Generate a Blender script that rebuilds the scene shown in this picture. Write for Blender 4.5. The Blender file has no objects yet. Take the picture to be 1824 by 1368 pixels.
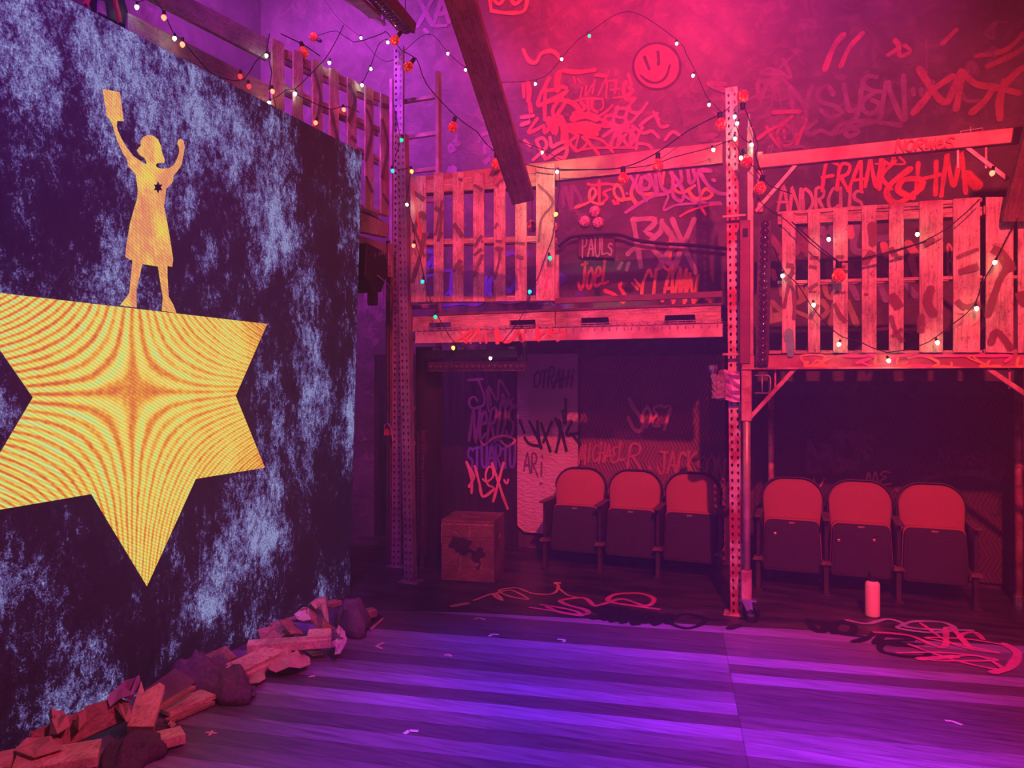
import bpy, bmesh, math, random
from mathutils import Vector, Matrix, noise as mnoise
sc = bpy.context.scene
C = sc.collection
V = Vector
rnd = random.Random(7)

# ------------------------------------------------------------------ camera
FPX, CAMH, YAW = 1314.0, 1.7, math.radians(21.4)
cam = bpy.data.cameras.new('camera'); camo = bpy.data.objects.new('camera', cam); C.objects.link(camo)
camo.location = (0, 0, CAMH); camo.rotation_euler = (math.pi/2, 0, YAW)
cam.sensor_width = 36; cam.lens = FPX/1824*36; cam.shift_y = (680-684)/1824.0
cam.clip_start = .02; cam.clip_end = 100
sc.camera = camo
# ------------------------------------------------------------------ world / exposure
w = bpy.data.worlds.new('world'); sc.world = w; w.use_nodes = True
w.node_tree.nodes['Background'].inputs[0].default_value = (.95, .04, .2, 1)
w.node_tree.nodes['Background'].inputs[1].default_value = .085
_vs = w.node_tree.nodes.new('ShaderNodeVolumeScatter')              # stage haze
_vs.inputs['Density'].default_value = .032; _vs.inputs['Anisotropy'].default_value = .2
w.node_tree.links.new(_vs.outputs[0], w.node_tree.nodes['World Output'].inputs['Volume'])
sc.view_settings.view_transform = 'Standard'; sc.view_settings.look = 'None'
sc.view_settings.exposure = 0; sc.view_settings.gamma = 1; sc.view_settings.use_curve_mapping = False
sc.cycles.use_denoising = True
sc.cycles.transparent_max_bounces = 16
sc.cycles.max_bounces = 6
sc.cycles.volume_bounces = 0

# ------------------------------------------------------------------ stage lamps, one added fill
def spot(name, loc, tgt, watt, col, deg, blend=.5, size=.15):
    l = bpy.data.lights.new(name, 'SPOT'); l.energy = watt; l.color = col
    l.spot_size = math.radians(deg); l.spot_blend = blend; l.shadow_soft_size = size
    o = bpy.data.objects.new(name, l); C.objects.link(o); o.location = loc
    o.rotation_euler = (V(tgt)-V(loc)).to_track_quat('-Z', 'Y').to_euler(); return o
spot('key_spot', (1.3, -1.2, 5.9), (-.45, 7.0, 2.1), 4500, (1, .058, .09), 46, .6, .06)
spot('added_red_fill_spot', (1.5, -2.2, 5.2), (0, 6.2, 1.4), 520, (1, .04, .16), 62, .9, .5)  # added fill from the front, lifts the red in the dark under the racks
spot('pallet_spot', (-1.2, -.6, 6.2), (-2.5, 6.2, 3.2), 900, (1, .07, .36), 36, .7, .1)
spot('cream_spot', (-1.3, -.4, 6.0), (-1.75, 5.5, 3.15), 1000, (.45, 1, .3), 9, 1, .1)
spot('debris_spot', (1.6, 1.2, 4.6), (-3.3, 2.9, .1), 900, (1, .06, .24), 34, .6, .08)
spot('floor_blue_spot', (-.1, 2.6, 6.3), (-.7, 3.5, 0), 3500, (.19, .03, 1), 38, .9, .2)
spot('floor_magenta_spot', (2.2, 2.2, 6.0), (1.2, 3.9, 0), 2000, (1, .04, .36), 44, .9, .2)
spot('haze_purple_spot', (-4.9, 4.2, 7.0), (-5.1, 6.8, 4.3), 1900, (.85, .08, 1), 84, .9, .3)
spot('purple_wash_spot', (-2.8, .2, 6.6), (-4.1, 5.6, 4.6), 1200, (.62, .05, 1), 36, .9, .2)
spot('near_purple_spot', (-1.5, .2, 6.2), (-3.3, 2.3, 3.3), 2300, (.5, .05, 1), 38, .9, .2)
spot('wall_red_spot', (-1.6, 4.0, 6.9), (-1.7, 7.1, 5.5), 2600, (1, .018, .06), 66, .9, .2)
spot('wall_magenta_spot', (.4, 4.4, 7.0), (.1, 7.1, 5.5), 430, (.95, .03, .42), 60, .9, .2)

# ------------------------------------------------------------------ pixel -> place helpers
_F = (-math.sin(YAW), math.cos(YAW)); _R = (math.cos(YAW), math.sin(YAW))
def ray(u, v):
    r = (u-912)/FPX
    return V((_F[0]+r*_R[0], _F[1]+r*_R[1], -(v-680)/FPX))
def PZ(u, v, z=0.0):
    d = ray(u, v); t = (z-CAMH)/d.z; return V((0, 0, CAMH))+d*t
def PY(u, v, Y):
    d = ray(u, v); return V((0, 0, CAMH))+d*(Y/d.y)
def PX(u, v, X):
    d = ray(u, v); return V((0, 0, CAMH))+d*(X/d.x)
def PD(u, v, dist): return V((0, 0, CAMH))+ray(u, v)*dist
LO, LD = V((-3.45, 5.74, 0)), V((-.137, -.99, 0)).normalized()      # the left loft's railing line (towards the camera)
LN = V((.99, -.137, 0)).normalized()                                # its outward normal (to the stage)
def PL(u, v, off=0.0):
    d = ray(u, v); o = LO+LN*off; t = (o.dot(LN))/(V((d.x, d.y, 0)).dot(LN)); return V((0, 0, CAMH))+d*t

# ------------------------------------------------------------------ materials
def newmat(name):
    m = bpy.data.materials.new(name); m.use_nodes = True
    return m, m.node_tree, m.node_tree.nodes['Principled BSDF']
def N(nt, t, **kw):
    n = nt.nodes.new(t)
    for k, v in kw.items(): setattr(n, k, v)
    return n
def ramp(nt, src, stops):
    r = nt.nodes.new('ShaderNodeValToRGB'); cr = r.color_ramp
    while len(cr.elements) < len(stops): cr.elements.new(.5)
    for e, (p, c) in zip(cr.elements, stops):
        e.position = p; e.color = (*c, 1) if len(c) == 3 else c
    nt.links.new(src, r.inputs[0]); return r
def coords(nt, scale=(1, 1, 1), rot=(0, 0, 0), kind='Object'):
    tc = N(nt, 'ShaderNodeTexCoord'); mp = N(nt, 'ShaderNodeMapping')
    mp.inputs['Scale'].default_value = scale; mp.inputs['Rotation'].default_value = rot
    nt.links.new(tc.outputs[kind], mp.inputs[0]); return mp.outputs[0]
def noise(nt, vec, scale, detail=4, rough=.6, dist=0):
    n = N(nt, 'ShaderNodeTexNoise'); n.inputs['Scale'].default_value = scale
    n.inputs['Detail'].default_value = detail; n.inputs['Roughness'].default_value = rough
    n.inputs['Distortion'].default_value = dist
    nt.links.new(vec, n.inputs['Vector']); return n.outputs['Fac']
def bump(nt, b, h, s=.3, d=.01):
    n = N(nt, 'ShaderNodeBump'); n.inputs['Strength'].default_value = s; n.inputs['Distance'].default_value = d
    nt.links.new(h, n.inputs['Height']); nt.links.new(n.outputs[0], b.inputs['Normal'])
_mc = {}
def mat(name, c1, c2=None, rough=.7, metal=0, sc_=6, stretch=(1, 1, 1), bs=.15, lo=.35, hi=.65, spec=.3):
    if name in _mc: return _mc[name]
    m, nt, b = newmat(name); c2 = c2 or tuple(x*.55 for x in c1)
    vec = coords(nt, stretch); f = noise(nt, vec, sc_, 5, .65)
    r = ramp(nt, f, [(lo, c2), (hi, c1)])
    nt.links.new(r.outputs[0], b.inputs['Base Color'])
    b.inputs['Roughness'].default_value = rough; b.inputs['Metallic'].default_value = metal
    b.inputs['Specular IOR Level'].default_value = spec
    if bs: bump(nt, b, f, bs)
    _mc[name] = m; return m
def emit(name, col, s, core=None):
    if name in _mc: return _mc[name]
    m, nt, b = newmat(name)
    b.inputs['Base Color'].default_value = (*[x*.5 for x in col], 1); b.inputs['Roughness'].default_value = .2
    b.inputs['Emission Color'].default_value = (*col, 1); b.inputs['Emission Strength'].default_value = s
    _mc[name] = m; return m
def wood(name, light, dark, patches=(), axis='z', rough=.75):
    if name in _mc: return _mc[name]
    m, nt, b = newmat(name)
    st = {'z': (14, 14, 1.1), 'x': (1.1, 14, 14), 'y': (14, 1.1, 14)}[axis]
    g = noise(nt, coords(nt, st), 5, 6, .7, .4)
    r = ramp(nt, g, [(.3, dark), (.62, light)])
    col = r.outputs[0]
    for i, (pc, sc_, th) in enumerate(patches):
        pf = noise(nt, coords(nt, (1, 1, 1), (i*1.3, i*.7, i)), sc_, 3, .5)
        k = ramp(nt, pf, [(th, (0, 0, 0)), (th+.06, (1, 1, 1))])
        mx = N(nt, 'ShaderNodeMixRGB'); mx.inputs[2].default_value = (*pc, 1)
        nt.links.new(k.outputs[0], mx.inputs[0]); nt.links.new(col, mx.inputs[1]); col = mx.outputs[0]
    sp_n = noise(nt, coords(nt, tuple(x*.6 if x > 2 else x*4 for x in st)), 9, 4, .85); sk = ramp(nt, sp_n, [(.34, (.38, .3, .3)), (.47, (1, 1, 1))])
    bl_n = noise(nt, coords(nt, (1, 1, 1), (.3, .1, .7)), 4.5, 3, .6); bk2 = ramp(nt, bl_n, [(.35, (.62, .6, .62)), (.6, (1.12, 1.1, 1.08))])
    for q_ in (sk, bk2):
        mm = N(nt, 'ShaderNodeMixRGB', blend_type='MULTIPLY'); mm.inputs[0].default_value = 1
        nt.links.new(col, mm.inputs[1]); nt.links.new(q_.outputs[0], mm.inputs[2]); col = mm.outputs[0]
    nt.links.new(col, b.inputs['Base Color']); b.inputs['Roughness'].default_value = rough
    b.inputs['Specular IOR Level'].default_value = .25
    bump(nt, b, g, .35, .004); _mc[name] = m; return m
def paint(name, col, solid=.75):
    """spray paint: thin film with soft, slightly broken edges (uv.x runs across the stroke)"""
    if name in _mc: return _mc[name]
    m, nt, b = newmat(name)
    b.inputs['Base Color'].default_value = (*col, 1); b.inputs['Roughness'].default_value = .6
    tc = N(nt, 'ShaderNodeTexCoord'); sp = N(nt, 'ShaderNodeSeparateXYZ'); nt.links.new(tc.outputs['UV'], sp.inputs[0])
    def mth(op, a, c=None, cl=False):
        n = N(nt, 'ShaderNodeMath', operation=op); n.use_clamp = cl
        for i, x in enumerate((a, c)):
            if x is None: continue
            if isinstance(x, (int, float)): n.inputs[i].default_value = x
            else: nt.links.new(x, n.inputs[i])
        return n.outputs[0]
    e = mth('SUBTRACT', 1, mth('ABSOLUTE', mth('SUBTRACT', mth('MULTIPLY', sp.outputs[0], 2), 1)))
    e = mth('MULTIPLY', e, 3.2, True)
    nf = noise(nt, coords(nt), 60, 3, .7); nl = noise(nt, coords(nt), 7, 2, .5)
    a = mth('MULTIPLY', e, mth('ADD', mth('MULTIPLY', nl, .9), solid-.35, True), True)
    a = mth('ADD', a, mth('MULTIPLY', mth('SUBTRACT', nf, .55), .7), True)
    a = mth('MULTIPLY', a, mth('MULTIPLY', e, 2, True), True)
    nt.links.new(a, b.inputs['Alpha']); _mc[name] = m; return m

M_BLACKWALL = None
def wall_material():
    m, nt, b = newmat('graffiti_covered_plaster')
    f = noise(nt, coords(nt), 1.1, 6, .65, .3); g = noise(nt, coords(nt, (1, 1, 1), (.4, .8, .2)), 5.5, 8, .72, 1.2)
    r = ramp(nt, f, [(.35, (.045, .033, .04)), (.55, (.09, .065, .085)), (.7, (.15, .11, .13))])
    k = ramp(nt, g, [(.5, (0, 0, 0)), (.68, (1, 1, 1))])
    mx = N(nt, 'ShaderNodeMixRGB'); mx.inputs[2].default_value = (.24, .16, .18, 1)
    ml = N(nt, 'ShaderNodeMath', operation='MULTIPLY'); ml.inputs[1].default_value = .5
    nt.links.new(k.outputs[0], ml.inputs[0]); nt.links.new(ml.outputs[0], mx.inputs[0]); nt.links.new(r.outputs[0], mx.inputs[1])
    nt.links.new(mx.outputs[0], b.inputs['Base Color']); b.inputs['Roughness'].default_value = .55
    bump(nt, b, g, .5, .02); return m
def plank_material():
    m, nt, b = newmat('painted_stage_planks')
    v = coords(nt, (1, 1, 1), (0, 0, -math.radians(9)))
    sp = N(nt, 'ShaderNodeSeparateXYZ'); nt.links.new(v, sp.inputs[0])
    def mth(op, a, c=None):
        n = N(nt, 'ShaderNodeMath', operation=op)
        for i, x in enumerate((a, c)):
            if x is None: continue
            if isinstance(x, (int, float)): n.inputs[i].default_value = x
            else: nt.links.new(x, n.inputs[i])
        return n.outputs[0]
    yr = mth('DIVIDE', sp.outputs[1], .14); row = mth('FLOOR', yr)
    h1 = N(nt, 'ShaderNodeTexWhiteNoise', noise_dimensions='1D'); row0 = row; row = mth('ADD', row, 17.0); nt.links.new(row, h1.inputs['W'])
    xr = mth('DIVIDE', mth('ADD', sp.outputs[0], 3.08), 3.4)
    colm = mth('FLOOR', xr)
    cb = N(nt, 'ShaderNodeCombineXYZ'); nt.links.new(row, cb.inputs[0]); nt.links.new(colm, cb.inputs[1])
    h2 = N(nt, 'ShaderNodeTexWhiteNoise', noise_dimensions='2D'); nt.links.new(cb.outputs[0], h2.inputs['Vector'])
    base = ramp(nt, mth('ADD', mth('MULTIPLY', h2.outputs[0], .45), mth('MULTIPLY', h1.outputs[0], .6)), [(.1, (.10, .065, .11)), (.35, (.14, .09, .155)), (.42, (.19, .125, .22)), (.55, (.22, .15, .28)), (.62, (.29, .2, .4)), (.95, (.36, .25, .52))])
    g = noise(nt, coords(nt, (1.2, 16, 1), (0, 0, -math.radians(9))), 2.2, 6, .7, .3)
    st = ramp(nt, g, [(.32, (.55, .55, .55)), (.7, (1.35, 1.35, 1.35))])
    mx = N(nt, 'ShaderNodeMixRGB', blend_type='MULTIPLY'); mx.inputs[0].default_value = 1
    nt.links.new(base.outputs[0], mx.inputs[1]); nt.links.new(st.outputs[0], mx.inputs[2])
    fr = mth('FRACT', yr); ed = mth('MINIMUM', fr, mth('SUBTRACT', 1, fr))
    fx = mth('FRACT', xr); ex = mth('MULTIPLY', mth('MINIMUM', fx, mth('SUBTRACT', 1, fx)), 18)
    k = ramp(nt, mth('MINIMUM', ed, ex), [(.0, (.35, .35, .35)), (.02, (1, 1, 1))])
    m2 = N(nt, 'ShaderNodeMixRGB', blend_type='MULTIPLY'); m2.inputs[0].default_value = 1
    nt.links.new(mx.outputs[0], m2.inputs[1]); nt.links.new(k.outputs[0], m2.inputs[2])
    nt.links.new(m2.outputs[0], b.inputs['Base Color'])
    rr = ramp(nt, g, [(.3, (.28, .28, .28)), (.7, (.5, .5, .5))]); nt.links.new(rr.outputs[0], b.inputs['Roughness'])
    bump(nt, b, g, .12, .003); return m
def zigzag_material(name, c1, c2):
    m, nt, b = newmat(name)
    sp = N(nt, 'ShaderNodeSeparateXYZ'); nt.links.new(coords(nt), sp.inputs[0])
    def mth(op, a, c=None):
        n = N(nt, 'ShaderNodeMath', operation=op)
        for i, x in enumerate((a, c)):
            if x is None: continue
            if isinstance(x, (int, float)): n.inputs[i].default_value = x
            else: nt.links.new(x, n.inputs[i])
        return n.outputs[0]
    tri = mth('PINGPONG', sp.outputs[2], .135)
    q = mth('ADD', sp.outputs[0], mth('MULTIPLY', tri, .5))
    l = mth('PINGPONG', q, .017)
    k = ramp(nt, mth('DIVIDE', l, .017), [(.04, c2), (.13, c1)])
    nt.links.new(k.outputs[0], b.inputs['Base Color']); b.inputs['Roughness'].default_value = .9
    bump(nt, b, l, .8, .6); return m

# ------------------------------------------------------------------ mesh builder
class MB:
    def __init__(s): s.v = []; s.f = []
    def add(s, vs, fs):
        n = len(s.v); s.v += [V(x) for x in vs]; s.f += [[i+n for i in f] for f in fs]; return s
    def hexa(s, p):     # 8 corners: 0-3 one face, 4-7 the opposite
        return s.add(p, [(3, 2, 1, 0), (4, 5, 6, 7), (0, 1, 5, 4), (1, 2, 6, 5), (2, 3, 7, 6), (3, 0, 4, 7)])
    def box(s, a, b):
        (x0, y0, z0), (x1, y1, z1) = a, b
        return s.hexa([(x0, y0, z0), (x1, y0, z0), (x1, y1, z0), (x0, y1, z0), (x0, y0, z1), (x1, y0, z1), (x1, y1, z1), (x0, y1, z1)])
    def bar(s, p, q, w_, t_, side=None, w2=None, t2=None):   # box beam from p to q; w_ along `side`, t_ across
        p, q = V(p), V(q); d = (q-p).normalized()
        sd = V(side) if side is not None else (d.cross(V((0, 0, 1))) if abs(d.z) < .95 else V((1, 0, 0)))
        sd = (sd-d*sd.dot(d)).normalized(); n = d.cross(sd)
        w2 = w2 or w_; t2 = t2 or t_; r = []
        for c, ww, tt in ((p, w_, t_), (q, w2, t2)):
            for a, b in ((-1, -1), (1, -1), (1, 1), (-1, 1)): r.append(c+sd*a*ww/2+n*b*tt/2)
        return s.hexa(r)
    def tube(s, pts, r, n=8, caps=True):
        pts = [V(p) for p in pts]; rr = r if isinstance(r, (list, tuple)) else [r]*len(pts)
        base = len(s.v); up = None
        for i, p in enumerate(pts):
            d = (pts[min(i+1, len(pts)-1)]-pts[max(i-1, 0)])
            d = d.normalized() if d.length > 1e-9 else V((0, 0, 1))
            if up is None: up = d.orthogonal().normalized()
            up = (up-d*up.dot(d)); up = up.normalized() if up.length > 1e-6 else d.orthogonal().normalized()
            b = d.cross(up)
            for k in range(n):
                a = 2*math.pi*k/n; s.v.append(p+up*math.cos(a)*rr[i]+b*math.sin(a)*rr[i])
        for i in range(len(pts)-1):
            for k in range(n):
                a, c = base+i*n+k, base+i*n+(k+1) % n; s.f.append([a, c, c+n, a+n])
        if caps:
            s.f.append([base+k for k in range(n)][::-1]); s.f.append([base+(len(pts)-1)*n+k for k in range(n)])
        return s
    def lathe(s, o, axis, prof, n=14):    # prof: (radius, distance along axis)
        o, ax = V(o), V(axis).normalized()
        return s.tube([o+ax*h for r, h in prof], [max(r, 1e-4) for r, h in prof], n) if True else s
    def prism(s, pts, nrm):               # planar outline extruded by vector nrm
        n = len(pts); P = [V(p) for p in pts]; nrm = V(nrm)
        return s.add(P+[p+nrm for p in P], [list(range(n))[::-1], [i+n for i in range(n)]]+[[i, (i+1) % n, (i+1) % n+n, i+n] for i in range(n)])
    def build(s, name, m, parent=None, smooth=False, bevel=0, tri=False):
        me = bpy.data.meshes.new(name); off = V(parent['_o']) if parent is not None and '_o' in parent else V((0, 0, 0))
        me.from_pydata([tuple(x-off) for x in s.v], [], s.f)
        bm = bmesh.new(); bm.from_mesh(me)
        bmesh.ops.recalc_face_normals(bm, faces=bm.faces)
        if bevel: bmesh.ops.bevel(bm, geom=bm.edges[:], offset=bevel, segments=1, affect='EDGES', clamp_overlap=True)
        if tri: bmesh.ops.triangulate(bm, faces=[f for f in bm.faces if len(f.verts) > 4])
        bm.to_mesh(me); bm.free()
        if smooth:
            for p in me.polygons: p.use_smooth = True
        me.materials.append(m)
        o = bpy.data.objects.new(name, me); C.objects.link(o)
        if parent is not None: o.parent = parent
        o['_o'] = tuple(off)
        return o
def thing(name, label, cat, loc=(0, 0, 0), group=None):
    o = bpy.data.objects.new(name, None); C.objects.link(o); o.location = loc; o['_o'] = tuple(loc)
    o.empty_display_size = .1; return tag(o, label, cat, group)
def tag(o, label, cat, group=None):
    o['label'] = label; o['category'] = cat
    if group: o['group'] = group
    return o
def struct(o, label=None):
    o['kind'] = 'structure'
    if label: o['label'] = label
    return o
def copy_tree(o, parent=None):
    c = o.copy(); C.objects.link(c)
    if parent is not None: c.parent = parent
    for ch in list(o.children): copy_tree(ch, c)
    return c

# ------------------------------------------------------------------ spray strokes
def smooth_path(P, step=.02, it=1):
    P = [V(p) for p in P]
    if len(P) < 3: 
        L = (P[1]-P[0]).length; n = max(2, int(L/step)); return [P[0].lerp(P[1], i/n) for i in range(n+1)]
    out = []
    for i in range(len(P)-1):
        a, b, c, d = P[max(i-1, 0)], P[i], P[i+1], P[min(i+2, len(P)-1)]
        n = max(2, int((c-b).length/step))
        for k in range(n):
            t = k/n
            out.append(.5*((2*b)+(c-a)*t+(2*a-5*b+4*c-d)*t*t+(3*b-a-3*c+d)*t**3))
    out.append(P[-1]); return out
_zo = [0]
class Spray:
    def __init__(s): s.v = []; s.f = []; s.uv = []
    def stroke(s, P, width, nrm, step=None, mask=None, wob=.12):
        P = smooth_path(P, step or max(width*.5, .008)); nrm = V(nrm).normalized()
        _zo[0] = (_zo[0]+1) % 40; z = .002+.00025*_zo[0]
        n = len(P)
        if n < 2: return s
        d0 = (P[0]-P[1]).normalized(); d1 = (P[-1]-P[-2]).normalized(); h = width/2
        row = [(P[0]+d0*h*k, h*math.sqrt(max(0, 1-k*k))) for k in (1, .8, .45)]
        for i, p in enumerate(P): row.append((p, h*(1+wob*math.sin(i*.7+_zo[0]))))
        row += [(P[-1]+d1*h*k, h*math.sqrt(max(0, 1-k*k))) for k in (.45, .8, 1)]
        pr = None
        for i, (p, r) in enumerate(row):
            t = row[min(i+1, len(row)-1)][0]-row[max(i-1, 0)][0]
            sd = nrm.cross(t); sd = sd.normalized() if sd.length > 1e-7 else V((0, 0, 1))
            q = p+nrm*(z+i*2e-6)
            ok = mask is None or mask(p)
            if ok:
                b = len(s.v); s.v += [q-sd*max(r, 1e-4), q, q+sd*max(r, 1e-4)]
                if pr is not None:
                    for k in (0, 1):
                        s.f.append([pr+k, pr+k+1, b+k+1, b+k]); u = (0, .5, 1)
                        s.uv += [(u[k], 0), (u[k+1], 0), (u[k+1], 1), (u[k], 1)]
                pr = b
            else: pr = None
        return s
    def build(s, name, m, parent):
        if not s.f: return None
        me = bpy.data.meshes.new(name); off = V(parent['_o']) if parent is not None and '_o' in parent else V((0, 0, 0))
        me.from_pydata([tuple(x-off) for x in s.v], [], s.f)
        ul = me.uv_layers.new(name='UVMap')
        for i, c in enumerate(s.uv): ul.data[i].uv = c
        me.materials.append(m); o = bpy.data.objects.new(name, me); C.objects.link(o); o.parent = parent; o['_o'] = tuple(off)
        return o
GL = {
 'A': [[(.0, 0), (.45, 1), (.55, .95), (.9, 0)], [(.1, .35), (.85, .4)]],
 'B': [[(.1, 0), (.1, 1), (.7, .85), (.6, .55), (.15, .5)], [(.15, .5), (.8, .4), (.75, .08), (.1, 0)]],
 'C': [[(.85, .85), (.5, 1), (.1, .6), (.15, .15), (.5, 0), (.9, .15)]],
 'D': [[(.1, 0), (.1, 1), (.7, .8), (.85, .4), (.5, .05), (.05, .0)]],
 'E': [[(.85, .95), (.3, .95), (.15, .75), (.5, .52), (.1, .3), (.25, .02), (.9, .05)]],
 'e': [[(.1, .45), (.75, .55), (.6, .85), (.25, .75), (.1, .3), (.35, 0), (.85, .15)]],
 'F': [[(.1, 0), (.15, 1), (.9, .95)], [(.0, .5), (.75, .55)]],
 'H': [[(.1, 0), (.15, 1)], [(.85, 1), (.8, 0)], [(.0, .45), (1, .55)]],
 'I': [[(.5, 1), (.45, 0)]],
 'i': [[(.5, .6), (.45, 0)], [(.5, .95), (.52, .9)]],
 'J': [[(.2, 1), (.9, 1)], [(.65, 1), (.65, .15), (.3, -.05), (.0, .25)]],
 'K': [[(.1, 1), (.12, 0)], [(.9, 1), (.15, .45), (.95, -.05)]],
 'L': [[(.15, 1), (.15, .1), (.25, .0), (.9, .08)]],
 'l': [[(.4, 1), (.4, 0)]],
 'M': [[(0, 0), (.2, 1), (.28, .95), (.5, .2), (.75, 1), (.82, .95), (1, 0)]],
 'N': [[(.05, 0), (.12, 1), (.2, .95), (.8, .02), (.88, .05), (.95, 1)]],
 'O': [[(.5, 1), (.1, .7), (.12, .2), (.5, 0), (.88, .3), (.85, .8), (.45, 1.02)]],
 'o': [[(.5, .7), (.1, .5), (.15, .1), (.5, 0), (.8, .2), (.8, .55), (.45, .72)]],
 'P': [[(.15, -.1), (.15, 1)], [(.0, .95), (.6, 1), (.85, .75), (.6, .5), (.15, .45)]],
 'R': [[(.1, 0), (.15, 1), (.75, .95), (.7, .6), (.2, .5)], [(.3, .5), (.95, -.08)]],
 'S': [[(.85, .9), (.5, 1), (.15, .8), (.3, .55), (.75, .42), (.8, .15), (.4, -.02), (.05, .15)]],
 's': [[(.7, .6), (.4, .68), (.15, .5), (.65, .25), (.5, .0), (.1, .08)]],
 'T': [[(0, .95), (.98, 1)], [(.5, 1), (.48, 0)]],
 'U': [[(.1, 1), (.12, .2), (.45, 0), (.8, .2), (.88, 1)]],
 'V': [[(.05, 1), (.45, 0), (.95, 1)]],
 'W': [[(0, 1), (.22, 0), (.5, .7), (.75, 0), (1, 1)]],
 'X': [[(.05, 1), (.9, 0)], [(.9, 1), (.0, -.05)]],
 'Y': [[(.05, 1), (.45, .5)], [(.95, 1), (.2, -.15)]],
 '7': [[(.05, .95), (.85, .98), (.4, -.1)]],
 '.': [[(.4, .05), (.45, 0)]], '"': [[(.2, .3), (.22, .18)], [(.6, .35), (.62, .22)]],
 '~': [[(0, .3), (.3, .6), (.6, .2), (1, .5)]],
}
def write(sp, text, u0, v0, u1, v1, hgt, place, nrm, wpx, slant=.1, jit=.04, seed=1, overlap=.95, mask=None):
    r = random.Random(seed); n = len(text); k = 1
    e0 = place(u0, v0); e1 = place(u0+10, v0); sc_ = (e1-e0).length/10
    for i, ch in enumerate(text):
        if ch == ' ' or ch not in GL: continue
        jy = r.uniform(-.06, .06); js = 1+r.uniform(-.08, .12)
        for st in GL[ch]:
            pts = []
            for x, y in st:
                x += r.uniform(-jit, jit); y += r.uniform(-jit, jit); y = y*js+jy
                t = (i+x*overlap)/n
                pts.append(place(u0+(u1-u0)*t+slant*y*hgt, v0+(v1-v0)*t-y*hgt))
            sp.stroke(pts, wpx*sc_, nrm, mask=mask)
def loops(sp, u0, v0, u1, v1, n, place, nrm, wpx, seed, mask=None):
    r = random.Random(seed); sc_ = (place((u0+u1)/2+10, v0)-place((u0+u1)/2, v0)).length/10
    for _ in range(n):
        u, v = r.uniform(u0, u1), r.uniform(v0, v1); pts = []; a = r.uniform(0, 6.28)
        L = r.uniform(.12, .3)*(u1-u0)
        for k in range(r.randint(4, 8)):
            pts.append(place(min(max(u, u0), u1), min(max(v, v0), v1))); a += r.uniform(1.2, 2.9)*r.choice((1, 1, -1))
            u += math.cos(a)*L*r.uniform(.4, 1); v += math.sin(a)*L*r.uniform(.5, 1.3)
        sp.stroke(pts, wpx*r.uniform(.6, 1.2)*sc_, nrm, mask=mask)

def trace(sp, ox, oy, k, place, nrm, wd, strokes, mask=None):
    """hand-followed strokes given in the units of an enlarged crop (origin ox,oy, k units per pixel)"""
    for st in strokes:
        w_ = wd
        if isinstance(st[0], (int, float)): w_, st = st[0], st[1:]
        sp.stroke([place(ox+x/k, oy+y/k) for x, y in st], w_, nrm, mask=mask)
# palette of paints
P_DIM = paint('plum_spray_paint', (.4, .18, .27), .65); P_BRICK = paint('brick_red_spray_paint', (.7, .13, .1), .7); P_DSAL = paint('dull_salmon_spray_paint', (.6, .28, .18), .7)
P_DLIL = paint('dull_lilac_spray_paint', (.4, .25, .52), .75)
P_PINK = paint('salmon_spray_paint', (.85, .42, .36)); P_RED = paint('scarlet_spray_paint', (.9, .16, .12))
P_LILAC = paint('lilac_spray_paint', (.5, .38, .6)); P_BLUE = paint('violet_blue_spray_paint', (.16, .12, .6))
P_GREY = paint('pale_grey_spray_paint', (.48, .4, .42), .75); P_BLACK = paint('black_spray_paint', (.012, .01, .014), .95)
P_ORANGE = paint('orange_spray_paint', (.95, .45, .16)); P_HAZY = paint('hazy_plum_spray_paint', (.26, .15, .24), .6)
P_FAINT = paint('faint_mauve_spray_paint', (.26, .15, .22), .5)
P_HOT = paint('hot_pink_spray_paint', (.9, .16, .45), .6); P_YELLOW = paint('cream_spray_paint', (.85, .75, .35))
P_GREEN = paint('mint_spray_paint', (.2, .6, .45)); P_WHITE = paint('white_spray_paint', (.85, .8, .85))
M_STEEL = mat('worn_painted_steel', (.62, .5, .5), (.3, .22, .25), .45, .35, 9, bs=.1)
M_STEELD = mat('dark_painted_steel', (.12, .09, .12), (.05, .04, .05), .5, .3, 9, bs=.1)
M_BLK = mat('black_plastic', (.025, .022, .03), (.012, .01, .014), .45, 0, 12, bs=.05)
M_CORD = mat('black_cord_rubber', (.02, .018, .02), None, .6, 0, 20, bs=0)
M_CHROME = mat('scuffed_chrome', (.8, .8, .85), (.5, .5, .55), .25, .9, 20, bs=.05)
M_PAL = wood('pallet_wood', (.86, .66, .54), (.36, .22, .19), [((.62, .6, .42), 1.1, .62), ((.5, .2, .2), 1.3, .64), ((.38, .3, .42), 2.1, .68)])
M_PALX = wood('pallet_rail_wood', (.75, .55, .45), (.25, .16, .13), axis='x')
M_TIMBER = wood('dark_timber', (.36, .19, .15), (.16, .08, .06), axis='z')
M_PINE = wood('raw_pine', (.95, .72, .55), (.6, .4, .3), axis='y')
M_CRATE = wood('crate_wood', (.3, .18, .15), (.16, .09, .08), axis='x')

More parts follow.
